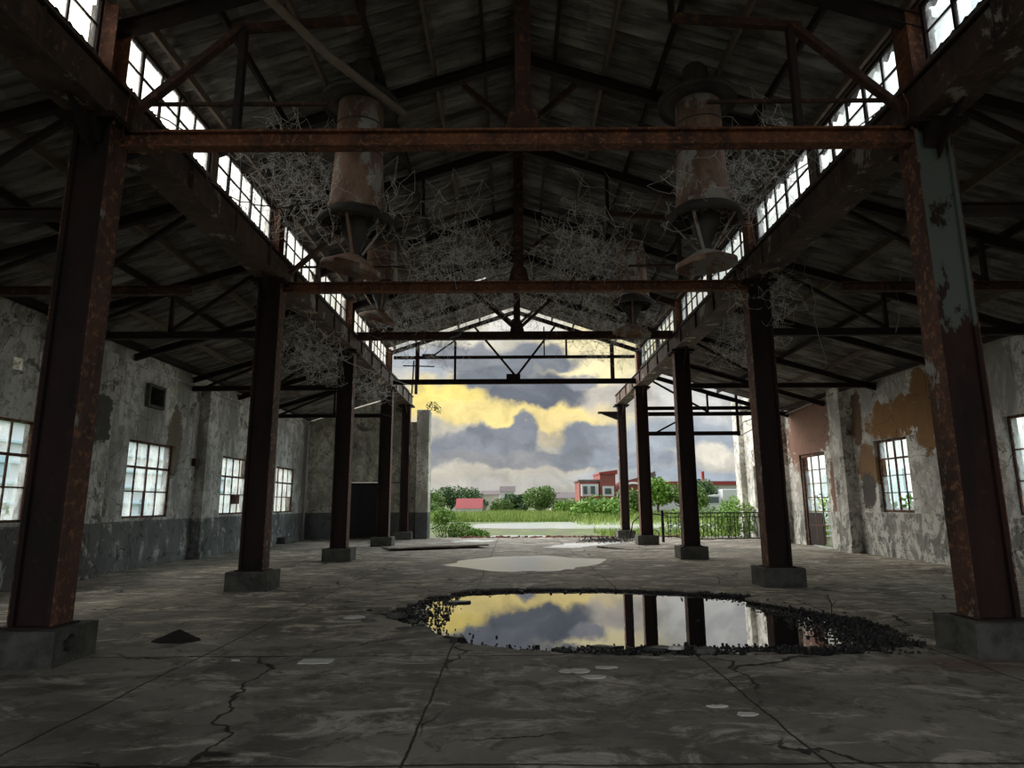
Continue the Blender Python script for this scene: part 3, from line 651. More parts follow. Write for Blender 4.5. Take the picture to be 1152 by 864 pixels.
for s, Xw in ((-1, XL-.1), (1, XR+.1)):
    x0 = CX[s]
    corrugated('ceiling', x0, aisle_z(s, x0)+.06, Xw, aisle_z(s, Xw)+.06, Y0, Y4 if s > 0 else 30.5, nx=8)

# ------------------------------------------------------------------ columns
def base_block(mb, x, y, hw, hd, h, hole=False, side=1, seed=0):
    rn = random.Random(seed)
    if not hole: mb.box(x-hw, x+hw, y-hd, y+hd, -.02, h); return
    xs = x-side*hw     # inner face gets the hole
    X0, X1 = sorted((xs, x+side*hw)); f = len(mb.v)
    corners = [(x-hw,y-hd,-.02),(x+hw,y-hd,-.02),(x+hw,y+hd,-.02),(x-hw,y+hd,-.02),(x-hw,y-hd,h),(x+hw,y-hd,h),(x+hw,y+hd,h),(x-hw,y+hd,h)]
    mb.add(corners, [(4,5,6,7),(0,1,5,4),(2,3,7,6),(3,0,4,7),(0,3,2,1)])
    n = 16; cy, cz = y-.10, .20; a = len(mb.v); ring = []
    for k in range(n):
        t = 2*math.pi*k/n; r = rn.uniform(.8, 1.15); ring.append((cy+.105*math.cos(t)*r, cz+.085*math.sin(t)*r))
    def edge(t):
        c_, s_ = math.cos(t), math.sin(t); k = min((hd/abs(c_)) if abs(c_) > 1e-6 else 9, ((h/2+.01)/abs(s_)) if abs(s_) > 1e-6 else 9)
        return (y+c_*k, (h-.02)/2+s_*k)
    ts = [2*math.pi*k/n for k in range(n)]
    # snap outer ring to corners
    outer = [edge(t) for t in ts]
    for cyy, czz in ((y+hd, h), (y-hd, h), (y-hd, -.02), (y+hd, -.02)):
        i = min(range(n), key=lambda q: (outer[q][0]-cyy)**2+(outer[q][1]-czz)**2); outer[i] = (cyy, czz)
    vs = [(xs, a_, b_) for a_, b_ in outer]+[(xs, a_, b_) for a_, b_ in ring]+[(xs+side*.28, cy+(a_-cy)*.7, cz+(b_-cz)*.7) for a_, b_ in ring]
    mb.add(vs, [(k, (k+1) % n, n+(k+1) % n, n+k) for k in range(n)]+[(n+k, n+(k+1) % n, 2*n+(k+1) % n, 2*n+k) for k in range(n)]+[tuple(range(2*n, 3*n))])
names = {1: 'nearest', 2: 'second', 3: 'third', 4: 'fourth', 5: 'farthest'}
def column(row, s):
    x = CX[s]; y = ROWS[row-1]+s*SK; cw, cd = .2335, .16; zt = 6.17
    side = 'left' if s < 0 else 'right'
    extra = {(1, -1): ', its concrete footing holed on the inner side', (1, 1): ' with grey paint left on its upper front', (5, 1): ', slim, at the open end under the girder tip', (5, -1): ', beside the end wall'}.get((row, s), '')
    root = empty('steel_column', (x, y, 0), '%s rusty steel column of the %s row%s' % (names[row], side, extra), 'column', 'steel columns of the nave')
    if row == 5: cw *= .82
    mb = MB(); base_block(mb, x, y, .404, .342, .351, hole=(row == 1 and s < 0), side=s if s > 0 else -1, seed=3)
    mb.build('footing', M['concrete'], root, bevel=.012)
    # built-up section: front and back faces recessed between two side channels
    t = .045; r = .05
    def prof(w_, d_):
        return [(-w_,-d_),(-w_+t,-d_),(-w_+t,-d_+r),(w_-t,-d_+r),(w_-t,-d_),(w_,-d_),(w_,d_),(w_-t,d_),(w_-t,d_-r),(-w_+t,d_-r),(-w_+t,d_),(-w_,d_)]
    def shaft(m_, z0, z1, w_, d_, zq=None):
        pr = prof(w_, d_); n = len(pr); zs = np.linspace(z0, z1, 9); b0 = len(m_.v)
        for z in zs:
            for a, b in pr: m_.v.append((x+a, y+b, float(z)))
        for i in range(8):
            for k in range(n): m_.f.append((b0+i*n+k, b0+i*n+(k+1) % n, b0+(i+1)*n+(k+1) % n, b0+(i+1)*n+k))
        m_.f.append(tuple(b0+8*n+k for k in range(n)))
    mb = MB(); shaft(mb, .34, zt, cw-.014, cd)
    mb.build('shaft', M['rust_paint'] if (row == 1 and s > 0) else M['rust_dark'], root)  # darker than the side channels: unlit fronts and lit sides painted in
    for q in (-1, 1):
        mb = MB(); mb.box(*sorted((x+q*(cw-.014), x+q*cw)), y-cd-.004, y+cd+.004, .34, zt)
        mb.build('side_channel', M['rust_side'], root)
    mb = MB(); mb.box(x-cw-.05, x+cw+.05, y-cd-.05, y+cd+.05, .345, .37); mb.build('base_plate', M['rust_dark'], root)
    # bracket: head plate and haunches carrying the girder
    mb = MB(); mb.box(x-.34, x+.34, y-.32, y+.32, 6.10, 6.168)
    for q in (-1, 1):
        mb.add([(x-.12, y+q*.16, 6.1), (x-.12, y+q*.32, 6.1), (x-.12, y+q*.16, 5.86), (x+.12, y+q*.16, 6.1), (x+.12, y+q*.32, 6.1), (x+.12, y+q*.16, 5.86)],
               [(0,1,2),(5,4,3),(0,3,4,1),(1,4,5,2),(2,5,3,0)])
    for q in (-1, 1):
        mb.add([(x+.05, y+q*.16, 6.1), (x+.05, y+q*.70, 6.17), (x+.05, y+q*.16, 5.7), (x+.02, y+q*.16, 6.1), (x+.02, y+q*.70, 6.17), (x+.02, y+q*.16, 5.7)],
               [(0,1,2),(5,4,3),(0,3,4,1),(1,4,5,2),(2,5,3,0)])
    brk = mb.build('bracket', M['rust_dark'], root)
    if row <= 3:
        for q in (-1, 1):
            for w_ in (-.08, .08):
                mb = MB(); mb.tube([(x+q*.28, y+w_*2.6, 6.09), (x+q*.28, y+w_*2.6, 6.04)], .022, 6); mb.build('bolt', M['rust'], brk)
    if row <= 4:
        xu = x+s*.04; mb = MB(); hw, hd = .17, .15
        pr = [(-hw,-hd),(hw,-hd),(hw,hd),(-hw,hd)]
        ztop = nave_z(xu)-.10
        mb.box(xu-hw, xu+hw, y-hd, y-hd+.02, 6.68, ztop); mb.box(xu-hw, xu+hw, y+hd-.02, y+hd, 6.68, ztop); mb.box(xu-.015, xu+.015, y-hd+.02, y+hd-.02, 6.68, ztop)
        mb.box(xu-hw, xu-hw+.02, y-hd+.02, y+hd-.02, 6.68, ztop)
        mb.build('upper_shaft', M['rust_beam'], root)
    return root
for row in range(1, 6):
    for s in (-1, 1): column(row, s)

# girders
for s in (-1, 1):
    x = CX[s]; y1 = 30.25; y0 = 1.0
    root = empty('crane_girder', (x, y0, 6.17), 'long rusty steel girder resting on the %s row of columns' % ('left' if s < 0 else 'right'), 'girder')
    mb = MB(); mb.box(x-.25, x+.25, y0, y1, 6.17, 6.20); mb.build('bottom_flange', M['girder'], root)
    mb = MB(); mb.box(x-.25, x+.25, y0, y1, 6.64, 6.67); mb.build('top_flange', M['rust_dark'], root)
    mb = MB(); mb.box(x-.20, x-.18, y0, y1, 6.20, 6.64); mb.box(x+.18, x+.20, y0, y1, 6.20, 6.64); web = mb.build('web', M['girder'], root)
    xi = x-s*.20
    for k in range(int((y1-y0)/1.55)+1):
        y = y0+.05+k*1.55; mb = MB(); mb.box(*sorted((xi, xi-s*.045)), y-.01, y+.01, 6.20, 6.64); mb.build('stiffener', M['girder'], web)
    mb = MB(); mb.box(x-.03, x+.03, y0, y1-.8, 6.67, 6.74); mb.build('crane_rail', M['rust_dark'], root)

# clerestory: sill board, windows, header board, mid posts
HB = [1.6]+ROWS[:4]
for s in (-1, 1):
    x = CX[s]+s*.06; ztop = nave_z(x)
    mb = MB(); mb.box(x-.06, x+.06, 1.2, Y4, 6.74, 6.97); tag(mb.build('trim_%d' % n_trim, M['timber'], bevel=.01), kind='structure'); n_trim += 1
    mb = MB(); mb.box(x-.07, x+.05, 1.2, Y4, 7.79, ztop); tag(mb.build('trim_%d' % n_trim, M['timber'], bevel=.01), kind='structure'); n_trim += 1
    for a, b in zip(HB[:-1], HB[1:]):
        a += s*SK; b += s*SK; m = (a+b)/2
        mb = MB(); mb.box(x-.07, x+.07, m-.11, m+.11, 6.97, 7.79); tag(mb.build('trim_%d' % n_trim, M['timber'], bevel=.01), kind='structure'); n_trim += 1
        for p, q in ((a+.19, m-.11), (m+.11, b-.19)):
            miss = {(rr.randrange(5), rr.randrange(2)) for _ in range(1)}
            window('x', x, .1, p, q, 6.97, 7.79, 5, 2, .05, .022, 'rust_dark', 'pane', heavy=(1, 3) if s < 0 else (2, 4), missing=miss)

# ------------------------------------------------------------------ roof trusses and purlins
def truss(y, tie_z, label, struts=True, tie=True, gus_z=None, tie_h=.22, braces=True, tie_mat='rust_beam', full=True):
    root = empty('roof_truss', (CENT, y, RZ-1), label, 'roof truss', 'trusses of the nave roof')
    top = RZ-PUR
    for s in (-1, 1):
        xe = CX[s]+s*.25
        mb = MB(); mb.ibeam((CENT, y, top-.1), (xe, y, nave_z(xe)-PUR-.1), .12, .2); mb.build('rafter', M['rust_dark'], root)
    if tie:
        mb = MB(); mb.ibeam((CX[-1]+.24, y, tie_z), (CX[1]-.24, y, tie_z), .16, tie_h, .03); mb.build('tie_beam', M[tie_mat], root)
    gz = gus_z if gus_z else tie_z+tie_h/2+.02
    mb = MB(); mb.ibeam((CENT, y, gz), (CENT, y, top-.15), .2, .12, .02, up=(0, 1, 0)); mb.build('king_post', M['rust'], root)
    mb = MB(); mb.add([(CENT-.22, y-.02, gz), (CENT+.22, y-.02, gz), (CENT+.15, y-.02, gz+.3), (CENT-.15, y-.02, gz+.3), (CENT-.22, y+.02, gz), (CENT+.22, y+.02, gz), (CENT+.15, y+.02, gz+.3), (CENT-.15, y+.02, gz+.3)],
        [(0,1,2,3),(7,6,5,4),(0,4,5,1),(1,5,6,2),(2,6,7,3),(3,7,4,0)]); mb.build('gusset', M['rust'], root)
    for s in (-1, 1) if struts else ():
        # strut rises at about 43 degrees until it meets the rafter
        dx = (top-.2-gz-.12)/(.93+SL); mb = MB(); mb.bar((CENT+s*.1, y, gz+.12), (CENT+s*dx, y, gz+.12+.93*(dx-.1)), .09, .09); mb.build('strut', M['rust'], root)
    if full and tie:
        for s in (-1, 1):
            xo = CX[s]-s*.30; xi = CX[s]-s*1.6; zi = 7.6
            mb = MB(); mb.bar((xo, y-.02, 6.38), (xi, y-.02, zi), .10, .08); mb.build('brace', M['rust'], root)
            xk = CX[s]-s*3.1; mb = MB(); mb.bar((xi-s*-.15, y, zi-.02), (xk, y, zi+.12), .08, .1); mb.build('upper_tie', M['rust'], root)
            mb = MB(); mb.bar((xk, y, zi+.10), (xk, y, nave_z(xk)-PUR-.2), .07, .07); mb.build('hanger', M['rust_dark'], root)
            mb = MB(); mb.bar((xi, y, tie_z+tie_h/2), (xi, y, zi), .08, .1); mb.build('post', M['rust_dark'], root)
            mb = MB(); mb.bar((CX[s]-s*.24, y+.06, 6.57), (CX[s]-s*2.7, y+.06, 6.56), .04, .04); mb.build('tie_rod', M['rust'], root)
    return root
truss(ROWS[0], 6.02, 'truss nearest the camera with the long rusty orange tie beam', struts=False)
truss(ROWS[1], 6.08, 'second truss tied at the second columns, its beam passing behind the near ducts', struts=False)
truss(ROWS[2], 6.66, 'third truss tied between the third columns, dark beam higher than the others', tie_h=.24, tie_mat='rust', full=False)
for y, lb in ((9.98, 'half-bay rafter truss above the two near hanging ducts'), (15.9, 'half-bay rafter truss above the two far hanging ducts'), (22.2, 'half-bay rafter truss just before the open gable')):
    truss(y, 7.8, lb, tie=False, gus_z=7.85)
truss(4.3, 7.8, 'half-bay rafter truss overhead nearest the camera', tie=False, gus_z=7.9)
# open gable truss at row 4
y = ROWS[3]; root = empty('gable_truss', (CENT, y, 6.4), 'skeletal open truss of the gable end seen against the sky', 'roof truss')
for s in (-1, 1):
    xe = CX[s]+s*.25; mb = MB(); mb.bar((CENT, y-.15, RZ-PUR-.12), (xe, y-.15, nave_z(xe)-PUR-.12), .12, .15); mb.build('rafter', M['rust_dark'], root)
    for (x0, z0, x1, z1, wd) in ((s*1.7, 8.78, CENT, 6.62, .10), (s*3.95, 7.95, s*3.95, 6.5, .16)):
        mb = MB(); mb.bar((x0+.1, y, z0), (x1+.1 if x1 != CENT else x1, y, z1), wd, .08); mb.build('web_member', M['rust_dark'], root)
mb = MB(); mb.ibeam((CX[-1]+.2, y, 6.42), (CX[1]-.2, y, 6.42), .14, .2, .03); mb.build('bottom_chord', M['rust_dark'], root)
mb = MB(); mb.bar((CX[-1]+.2, y, 7.43), (CX[1]-.2, y, 7.43), .1, .12); mb.build('middle_chord', M['rust_dark'], root)
mb = MB(); mb.bar((-2.32, y, 6.5), (-2.32, y, 8.1), .09, .09); mb.build('web_member', M['rust_dark'], root)
mb = MB(); mb.bar((2.2, y, 7.45), (2.2, y, 8.3), .08, .08); mb.build('web_member', M['rust_dark'], root)
mb = MB(); mb.bar((1.3, y, 7.45), (1.3, y, 8.7), .05, .05); mb.build('web_member', M['rust_dark'], root)
mb = MB(); mb.box(.0-.24, .3+.02, y-.1, y-.08, 6.48, 6.72); mb.build('gusset', M['rust_dark'], root)
mb = MB(); mb.bar((-3.2, y-.05, 7.5), (-2.1, y-.05, 8.3), .05, .05); mb.box(-3.65, -3.1, y-.1, y, 7.42, 7.56); mb.build('brace', M['rust_dark'], root)
# tall post of the left open end
root = empty('end_post', (-4.55, 29.7, 0), 'slim steel post rising above the far left column against the sky', 'post')
mb = MB(); mb.bar((-4.55, 29.55, 6.68), (-4.55, 29.55, 8.9), .12, .14, up=(0, 1, 0)); mb.bar((-4.75, 29.55, 6.68), (-4.68, 29.55, 8.3), .06, .06, up=(0, 1, 0)); mb.build('post_shaft', M['rust_dark'], root)
mb = MB(); mb.bar((-5.2, 29.55, 8.05), (-3.7, 29.55, 8.0), .05, .05); mb.build('bracket', M['rust_dark'], root)
# corbel shelf at end of right girder
mb = MB(); mb.box(4.05, 4.95, 29.75, 30.05, 5.75, 5.83); mb.add([(4.2,29.8,5.75),(4.95,29.8,5.75),(4.95,29.8,5.45),(4.2,30.0,5.75),(4.95,30.0,5.75),(4.95,30.0,5.45)], [(0,1,2),(5,4,3),(0,3,4,1),(1,4,5,2),(2,5,3,0)])
tag(mb.build('corbel_shelf', M['rust_dark']), 'dark steel shelf bracket jutting from the farthest right column', 'bracket')

def purlins(side_name, pts, ya, yb, group, sz=(.055, .13)):
    for i, (x, z, lb) in enumerate(pts):
        mb = MB(); mb.box(x-sz[0]/2, x+sz[0]/2, ya, yb, z-sz[1], z)
        tag(mb.build('purlin', M['timber'] if i % 2 else M['rust_dark']), lb, 'purlin', group)
ordn = ['first', 'second', 'third', 'fourth', 'fifth', 'sixth', 'seventh']
for s in (-1, 1):
    sd = 'left' if s < 0 else 'right'
    pts = []
    for i in range(6):
        x = CENT+s*(.62+i*.86); pts.append((x, nave_z(x)-.03, '%s long purlin out from the ridge on the %s nave roof slope' % (ordn[i], sd)))
    purlins(sd, pts, Y0, Y4-.05, 'nave roof purlins')
    Xw = XL if s < 0 else XR; n = 5; pts = []
    for i in range(n):
        x = CX[s]+s*(.55+i*(abs(Xw-CX[s])-.8)/(n-1)); pts.append((x, aisle_z(s, x)+.02, '%s purlin out from the girder under the %s aisle roof' % (ordn[i], sd)))
    purlins(sd, pts, Y0, Y4-.05, 'aisle roof purlins')
mb = MB(); mb.box(CENT-.10, CENT-.03, Y0, Y4, RZ-.24, RZ-.02); mb.box(CENT+.03, CENT+.10, Y0, Y4, RZ-.24, RZ-.02)
tag(mb.build('ridge_beam', M['rust']), 'double ridge beam running the length of the nave roof', 'beam')

# aisle trusses
for s in (-1, 1):
    sd = 'left' if s < 0 else 'right'; Xw = XL if s < 0 else XR; xi = CX[s]+s*.24
    for k, y in enumerate([4.3, 7.17, 9.98, 12.8, 15.9, 18.95, 22.2, 25.15]):
        root = empty('aisle_truss', (CX[s]+s*2, y, 5.0), '%s lean-to truss of the %s aisle counted from the camera' % ((ordn+['farthest'])[k], sd), 'roof truss', 'aisle roof trusses')
        z0 = aisle_z(s, xi)-.12; z1 = aisle_z(s, Xw)-.12; tz = 5.06
        mb = MB(); mb.ibeam((xi, y, z0-.08), (Xw, y, z1-.08), .1, .16); mb.build('rafter', M['rust_dark'], root)
        if k in (4, 6): continue
        mb = MB(); mb.ibeam((xi, y, tz), (Xw+s*.1, y, tz), .12, .15, .02); mb.build('tie_beam', M['rust_dark' if k % 2 else 'rust'], root)
        xm = CX[s]+s*abs(Xw-CX[s])*.45; zm = aisle_z(s, xm)-.2
        mb = MB(); mb.bar((xm, y, tz), (xm, y, zm), .07, .07); mb.build('post', M['rust_dark'], root)
        mb = MB(); mb.bar((Xw-s*.3, y, tz), (xm, y, zm-.08), .07, .07); mb.build('strut', M['rust_dark'], root)
        mb = MB(); mb.bar((xm, y, tz+.08), (xi, y, z0-.2), .07, .07); mb.build('strut', M['rust_dark'], root)
# open end frame of right aisle
root = empty('steel_frame', (8, 25.3, 4.2), 'dark open steel frame closing the right aisle end against the sky', 'frame')
mb = MB(); mb.ibeam((5.35, 25.35, 4.3), (9.1, 25.35, 4.3), .1, .16, .02); mb.build('lower_rail', M['rust_dark'], root)
mb = MB(); mb.ibeam((5.35, 25.35, 5.32), (XR, 25.35, 5.32), .1, .14, .02); mb.build('upper_rail', M['rust_dark'], root)
mb = MB(); mb.bar((5.75, 25.35, 4.35), (7.0, 25.35, 5.0), .07, .07); mb.build('brace', M['rust_dark'], root)
mb = MB(); mb.bar((9.02, 25.35, 4.2), (9.02, 25.35, 5.9), .09, .09); mb.build('post', M['rust_dark'], root)

# loose timber pole across the near left roof
mb = MB(); mb.tube([(-3.2, 6.7, 7.9), (-2.3, 7.2, 7.2), (-1.4, 7.6, 6.65)], [.06, .055, .05], 8); tag(mb.build('timber_pole', M['timber'], smooth=True), 'fallen timber pole slanting down in front of the near left duct', 'pole')

# ------------------------------------------------------------------ hanging roof ducts
def duct(x, y, ztop, zsk, r, label, seed, tip=(.15, .1), roofz=None):
    root = empty('ventilation_duct', (x, y, zsk), label, 'duct', 'hanging roof ducts')
    L = ztop-zsk
    mb = MB(); mb.lathe((x, y, zsk), [(r*1.22, 0), (r*1.13, L*.05), (r*1.08, L*.12), (r*1.04, L*.25), (r*.97, L*.45), (r*.93, L*.75), (r*.92, L)], 32, .012, seed)
    mb.build('barrel', M['duct'], root, smooth=True, solid=.01)
    for k, q in enumerate((.25, .52, .8)):
        mb = MB(); rr_ = r*(1.035-.12*q); pts = [(x+rr_*math.cos(t), y+rr_*math.sin(t), zsk+L*q+.012*math.sin(t*2+k)) for t in np.linspace(0, 2*math.pi, 33)[:-1]]
        mb.tube(pts, .014, 5, True); mb.build('band', M['duct_dark'], root)
    # top collar rings close to the roof
    mb = MB(); mb.lathe((x, y, ztop), [(r*.92, 0), (r*1.3, .05), (r*1.58, .06), (r*1.6, .0), (r*1.6, .09), (r*1.0, .12)], 36, .015, seed+1); mb.build('collar', M['duct_dark'], root, smooth=True, solid=.012)
    mb = MB(); mb.lathe((x, y, ztop+.10), [(r*.5, 0), (r*.5, (roofz or nave_z(x))-ztop-.1)], 24); mb.build('stack', M['duct_dark'], root, smooth=True)
    # ragged skirt
    mb = MB(); mb.lathe((x, y, zsk), [(r*1.10, .05), (r*1.30, -.03), (r*1.47, -.09), (r*1.47, -.15), (r*1.3, -.17)], 40, .05, seed+2); mb.build('skirt', M['duct_dark'], root, smooth=True, solid=.012)
    # inner cone with struts down to the deflector
    zc = zsk-.66
    mb = MB(); mb.lathe((x, y, zsk), [(r*.62, -.1), (r*.5, -.3), (r*.2, -.55), (r*.22, -.64), (r*.3, -.67)], 22, .06, seed+3); mb.build('inner_cone', M['duct_dark'], root, smooth=True, solid=.01)
    for k in range(4):
        t = k*math.pi/2+.5+seed; mb = MB(); mb.bar((x+r*1.25*math.cos(t), y+r*1.25*math.sin(t), zsk-.14), (x+r*.3*math.cos(t), y+r*.3*math.sin(t), zc), .045, .02); mb.build('strut', M['duct'], root)
    T = Matrix.Rotation(tip[0], 3, 'X') @ Matrix.Rotation(tip[1], 3, 'Y')
    mb = MB(); mb.lathe((x-.02, y, zc-.06), [(.02, .10), (r*.5, .02), (r*1.05, -.10), (r*1.22, -.13), (r*1.22, -.20)], 30, .05, seed+4, T)
    mb.f = [f for i, f in enumerate(mb.f) if not (i >= 60 and (i % 30) in (21, 22, 23, 24))]
    mb.build('deflector', M['duct'], root, smooth=True, solid=.012)
    return root
duct(-2.44, 9.35, 7.94, 6.06, .385, 'near left rusty duct hanging from the roof, brown barrel and torn skirt', 1, (.12, .22))
duct(3.03, 9.35, 7.94, 6.10, .385, 'near right rusty duct hanging from the roof, grey and red peeling barrel', 2, (.08, -.06))
duct(-3.3, 15.3, 8.1, 7.0, .385, 'far left duct hanging behind the near left one, reddish barrel', 3, (.2, .3), )
duct(3.12, 15.8, 8.3, 6.75, .385, 'far right duct hanging behind cobwebs, greyish barrel', 4, (.1, .1))

# ------------------------------------------------------------------ cobwebs, hanging creepers and wires
def cobweb(c, rad, n, label, seed, kk=3, r=.0035, flat=None):
    rn = np.random.RandomState(seed); P = rn.normal(0, .45, (n, 3)); P = np.clip(P, -1.2, 1.2)*np.array(rad)+np.array(c)
    D = ((P[:, None]-P[None])**2).sum(-1); np.fill_diagonal(D, 1e9); idx = np.argsort(D, 1)[:, :kk]
    E = {tuple(sorted((i, int(j)))) for i in range(n) for j in idx[i] if D[i, j] < .22+.02*(flat or 0)}
    mb = MB()
    for i, j in E:
        a, b = Vector(P[i]), Vector(P[j]); m = (a+b)/2-Vector((0, 0, (a-b).length*rn.uniform(0, .12)))+Vector(rn.normal(0, .007, 3))
        rr_ = r*rn.uniform(.5, 1.25); mb.tube([a, m, b], rr_, 3)
    return tag(mb.build('cobweb', M['web']), label, 'cobweb', kind='stuff')
webs = [((-3.7, 10.0, 7.0), (.9, 1.2, .9), 420, 'thick cobweb between the left clerestory windows and the near left duct'),
        ((-2.44, 9.4, 6.3), (.7, .5, .6), 260, 'ragged cobweb wrapped round the skirt of the near left duct'),
        ((3.95, 10.1, 7.1), (.9, 1.2, .9), 420, 'thick cobweb between the near right duct and the right clerestory windows'),
        ((3.03, 9.3, 6.3), (.7, .5, .6), 240, 'ragged cobweb wrapped round the skirt of the near right duct'),
        ((-1.3, 14.5, 7.2), (1.5, 2.6, 1.2), 620, 'wide cobweb veil hanging in the left of the nave roof beyond the second beam'),
        ((1.7, 14.2, 7.2), (1.4, 2.4, 1.2), 520, 'wide cobweb veil beside the far right duct'),
        ((-3.0, 20.3, 7.2), (2.0, 2.0, 1.1), 480, 'grey cobweb mass high at the left before the open gable'),
        ((.3, 20.6, 8.2), (2.2, 2.0, .8), 420, 'grey cobweb mass under the ridge before the open gable'),
        ((3.2, 20.3, 7.2), (2.0, 2.0, 1.1), 460, 'grey cobweb mass high at the right before the open gable'),
        ((-5.3, 16.0, 5.5), (.8, 2.4, .7), 420, 'cobweb curtain hanging under the left girder behind the second column'),
        ((5.35, 12.9, 6.0), (.7, .7, .7), 260, 'cobweb clump on the head of the second right column'),
        ((-4.9, 22.0, 5.6), (.6, 2.2, .6), 240, 'cobweb tangle under the left girder near the fourth column'),
        ((5.8, 15.0, 5.6), (.7, 2.0, .6), 260, 'cobweb tangle under the right aisle roof behind the second column')]
for i, (c, r_, n, lb) in enumerate(webs): cobweb(c, r_, int(n*1.7), lb, 100+i, r=.0019+.00010*c[1])
def strand(name, p0, p1, sag, r, label, cat, mat='wire', wob=.05, n=14, seed=0):
    rn = random.Random(seed); p0 = Vector(p0); p1 = Vector(p1); pts = []
    for i in range(n+1):
        t = i/n; p = p0.lerp(p1, t); p.z -= sag*4*t*(1-t); 
        if 0 < i < n: p += Vector((rn.uniform(-wob, wob), rn.uniform(-wob, wob), rn.uniform(-wob, wob)*.6))
        pts.append(p)
    mb = MB(); mb.tube(pts, r, 5); return tag(mb.build(name, M[mat], smooth=True), label, cat)
strand('dry_creeper', (5.72, 11.9, 6.76), (5.95, 11.8, 4.1), 0, .008, 'thin dry creeper strand dangling beside the second right column, nearer the girder', 'creeper', wob=.05, seed=1)
strand('dry_creeper', (6.95, 10.6, 6.40), (6.6, 10.6, 4.45), 0, .008, 'thin dry creeper strand dangling in the right aisle, right of its neighbour', 'creeper', wob=.05, seed=2)
strand('hanging_cable', (-2.1, 9.4, 7.1), (-2.0, 9.6, 6.2), 0, .014, 'black cable hanging beside the near left duct', 'cable', 'black', .02, seed=3)
strand('hanging_cable', (-5.0, 14.0, 5.4), (-3.9, 25.0, 6.2), .12, .012, 'pale slack cable strung under the left girder towards the open end', 'cable', wob=.03, seed=4)
strand('hanging_cable', (-4.8, 7.3, 6.62), (-2.9, 9.0, 6.9), .25, .010, 'slack cable from the near left column to the near left duct', 'cable', wob=.04, seed=5)
strand('hanging_cable', (-4.85, 9.8, 6.72), (-3.0, 9.3, 6.3), .2, .010, 'black slack cable crossing the left clerestory windows', 'cable', 'black', wob=.04, seed=6)
strand('hanging_cable', (4.95, 9.5, 7.4), (3.3, 12.5, 6.3), .2, .010, 'thin slack cable between the right clerestory and the second beam', 'cable', wob=.03, seed=7)
strand('hanging_cable', (4.95, 7.4, 6.7), (4.0, 16.0, 8.0), .1, .010, 'thin cable running up along the right side of the nave roof', 'cable', wob=.04, seed=8)
strand('hanging_cable', (4.93, 7.2, 6.7), (4.93, 7.1, 5.5), 0, .014, 'cable looping down the inner side of the near right column head', 'cable', 'rust_side', wob=.02, seed=9)
strand('hanging_cable', (-4.72, 7.1, 6.7), (-4.74, 7.0, 5.6), 0, .014, 'cable running down the inner side of the near left column head', 'cable', 'rust_side', wob=.015, seed=10)

# ------------------------------------------------------------------ railing, bent pipe, debris at the open end
root = empty('iron_railing', (8.2, 26.8, 0), 'black iron railing standing across the open end of the right aisle', 'railing')
xa, xb, yr = 6.15, 10.25, 26.8
for x in (xa, xb): mb = MB(); mb.box(x-.05, x+.05, yr-.05, yr+.05, 0, 1.22 if x == xb else 1.28); mb.build('post', M['black'], root)
for z, h in ((1.14, .045), (.98, .03)): mb = MB(); mb.box(xa+.05, xb-.05, yr-.02, yr+.02, z, z+h); mb.build('rail', M['black'], root)
pts = [(xa+.05+(xb-xa-.1)*t, yr, .10+.13*math.cos(t*math.pi*1.2)**2*(1 if t < .6 else .3)) for t in np.linspace(0, 1, 15)]
mb = MB(); mb.tube(pts, .02, 6); mb.build('rail', M['black'], root)
for k in range(24):
    x = xa+.2+k*(xb-xa-.35)/23; rn = random.Random(k); mb = MB(); b = rn.uniform(-.04, .04)*(1 + (k > 10))
    mb.tube([(x+b, yr, .16), (x+b*1.6, yr+b*.5, .55), (x, yr, 1.14)], .015, 5); mb.build('baluster', M['black'], root)
mb = MB(); mb.tube([(5.05, 28.3, .05), (5.2, 28.3, .75), (5.55, 28.3, 1.05), (6.0, 28.2, 1.12), (6.6, 28.1, 1.05)], .03, 8); tag(mb.build('bent_pipe', M['black'], smooth=True), 'bent black pipe arching between the two farthest right columns', 'pipe')
mb = MB(); mb.tube([(5.95+.22*math.cos(t), 27.6, .24+.22*math.sin(t)) for t in np.linspace(0, 2*math.pi, 21)[:-1]], .018, 6, True); tag(mb.build('metal_hoop', M['black'], smooth=True), 'small metal hoop standing behind the fourth right column footing', 'hoop')
# dry branches heap
rn = random.Random(8); mb = MB()
for k in range(120):
    x = rn.gauss(3.9, .5); y = rn.gauss(27.0, .5); t = rn.uniform(0, 3.14); l = rn.uniform(.15, .5)
    mb.tube([(x, y, rn.uniform(.02, .12)), (x+l*math.cos(t)*.5, y+l*math.sin(t)*.5, rn.uniform(.06, .26)), (x+l*math.cos(t), y+l*math.sin(t), .02)], .012, 4)
tag(mb.build('branch_heap', M['dirt']), 'low heap of black branches and litter near the farthest right column', 'debris', kind='stuff')
mb = MB()
for k in range(420):
    x = rn.uniform(-2.4, 9); y = rn.gauss(30.9, .25); s = rn.uniform(.03, .14); rock(mb, (x, y, -.02), s, s*.7, s*rn.uniform(.4, .9), 900+k)
tag(mb.build('brick_rubble', M['brick']), 'low line of broken brick rubble along the far slab edge', 'rubble', kind='stuff')
# sticks near right footing
for i, (x, y, h) in enumerate([(4.42, 9.3, .32), (4.1, 13.2, .14)]):
    mb = MB(); mb.tube([(x, y, -.02), (x+.02, y, h*.6), (x-.03, y+.01, h)], .007, 5); mb.tube([(x+.01, y, h*.5), (x+.09, y, h*.75)], .004, 4); mb.tube([(x+.01, y, h*.65), (x-.07, y, h*.9)], .004, 4)
    tag(mb.build('dry_twig', M['dirt']), ['dry twig standing in the rubble near the right footing', 'tiny dry weed in a floor crack beyond the hole'][i], 'twig')

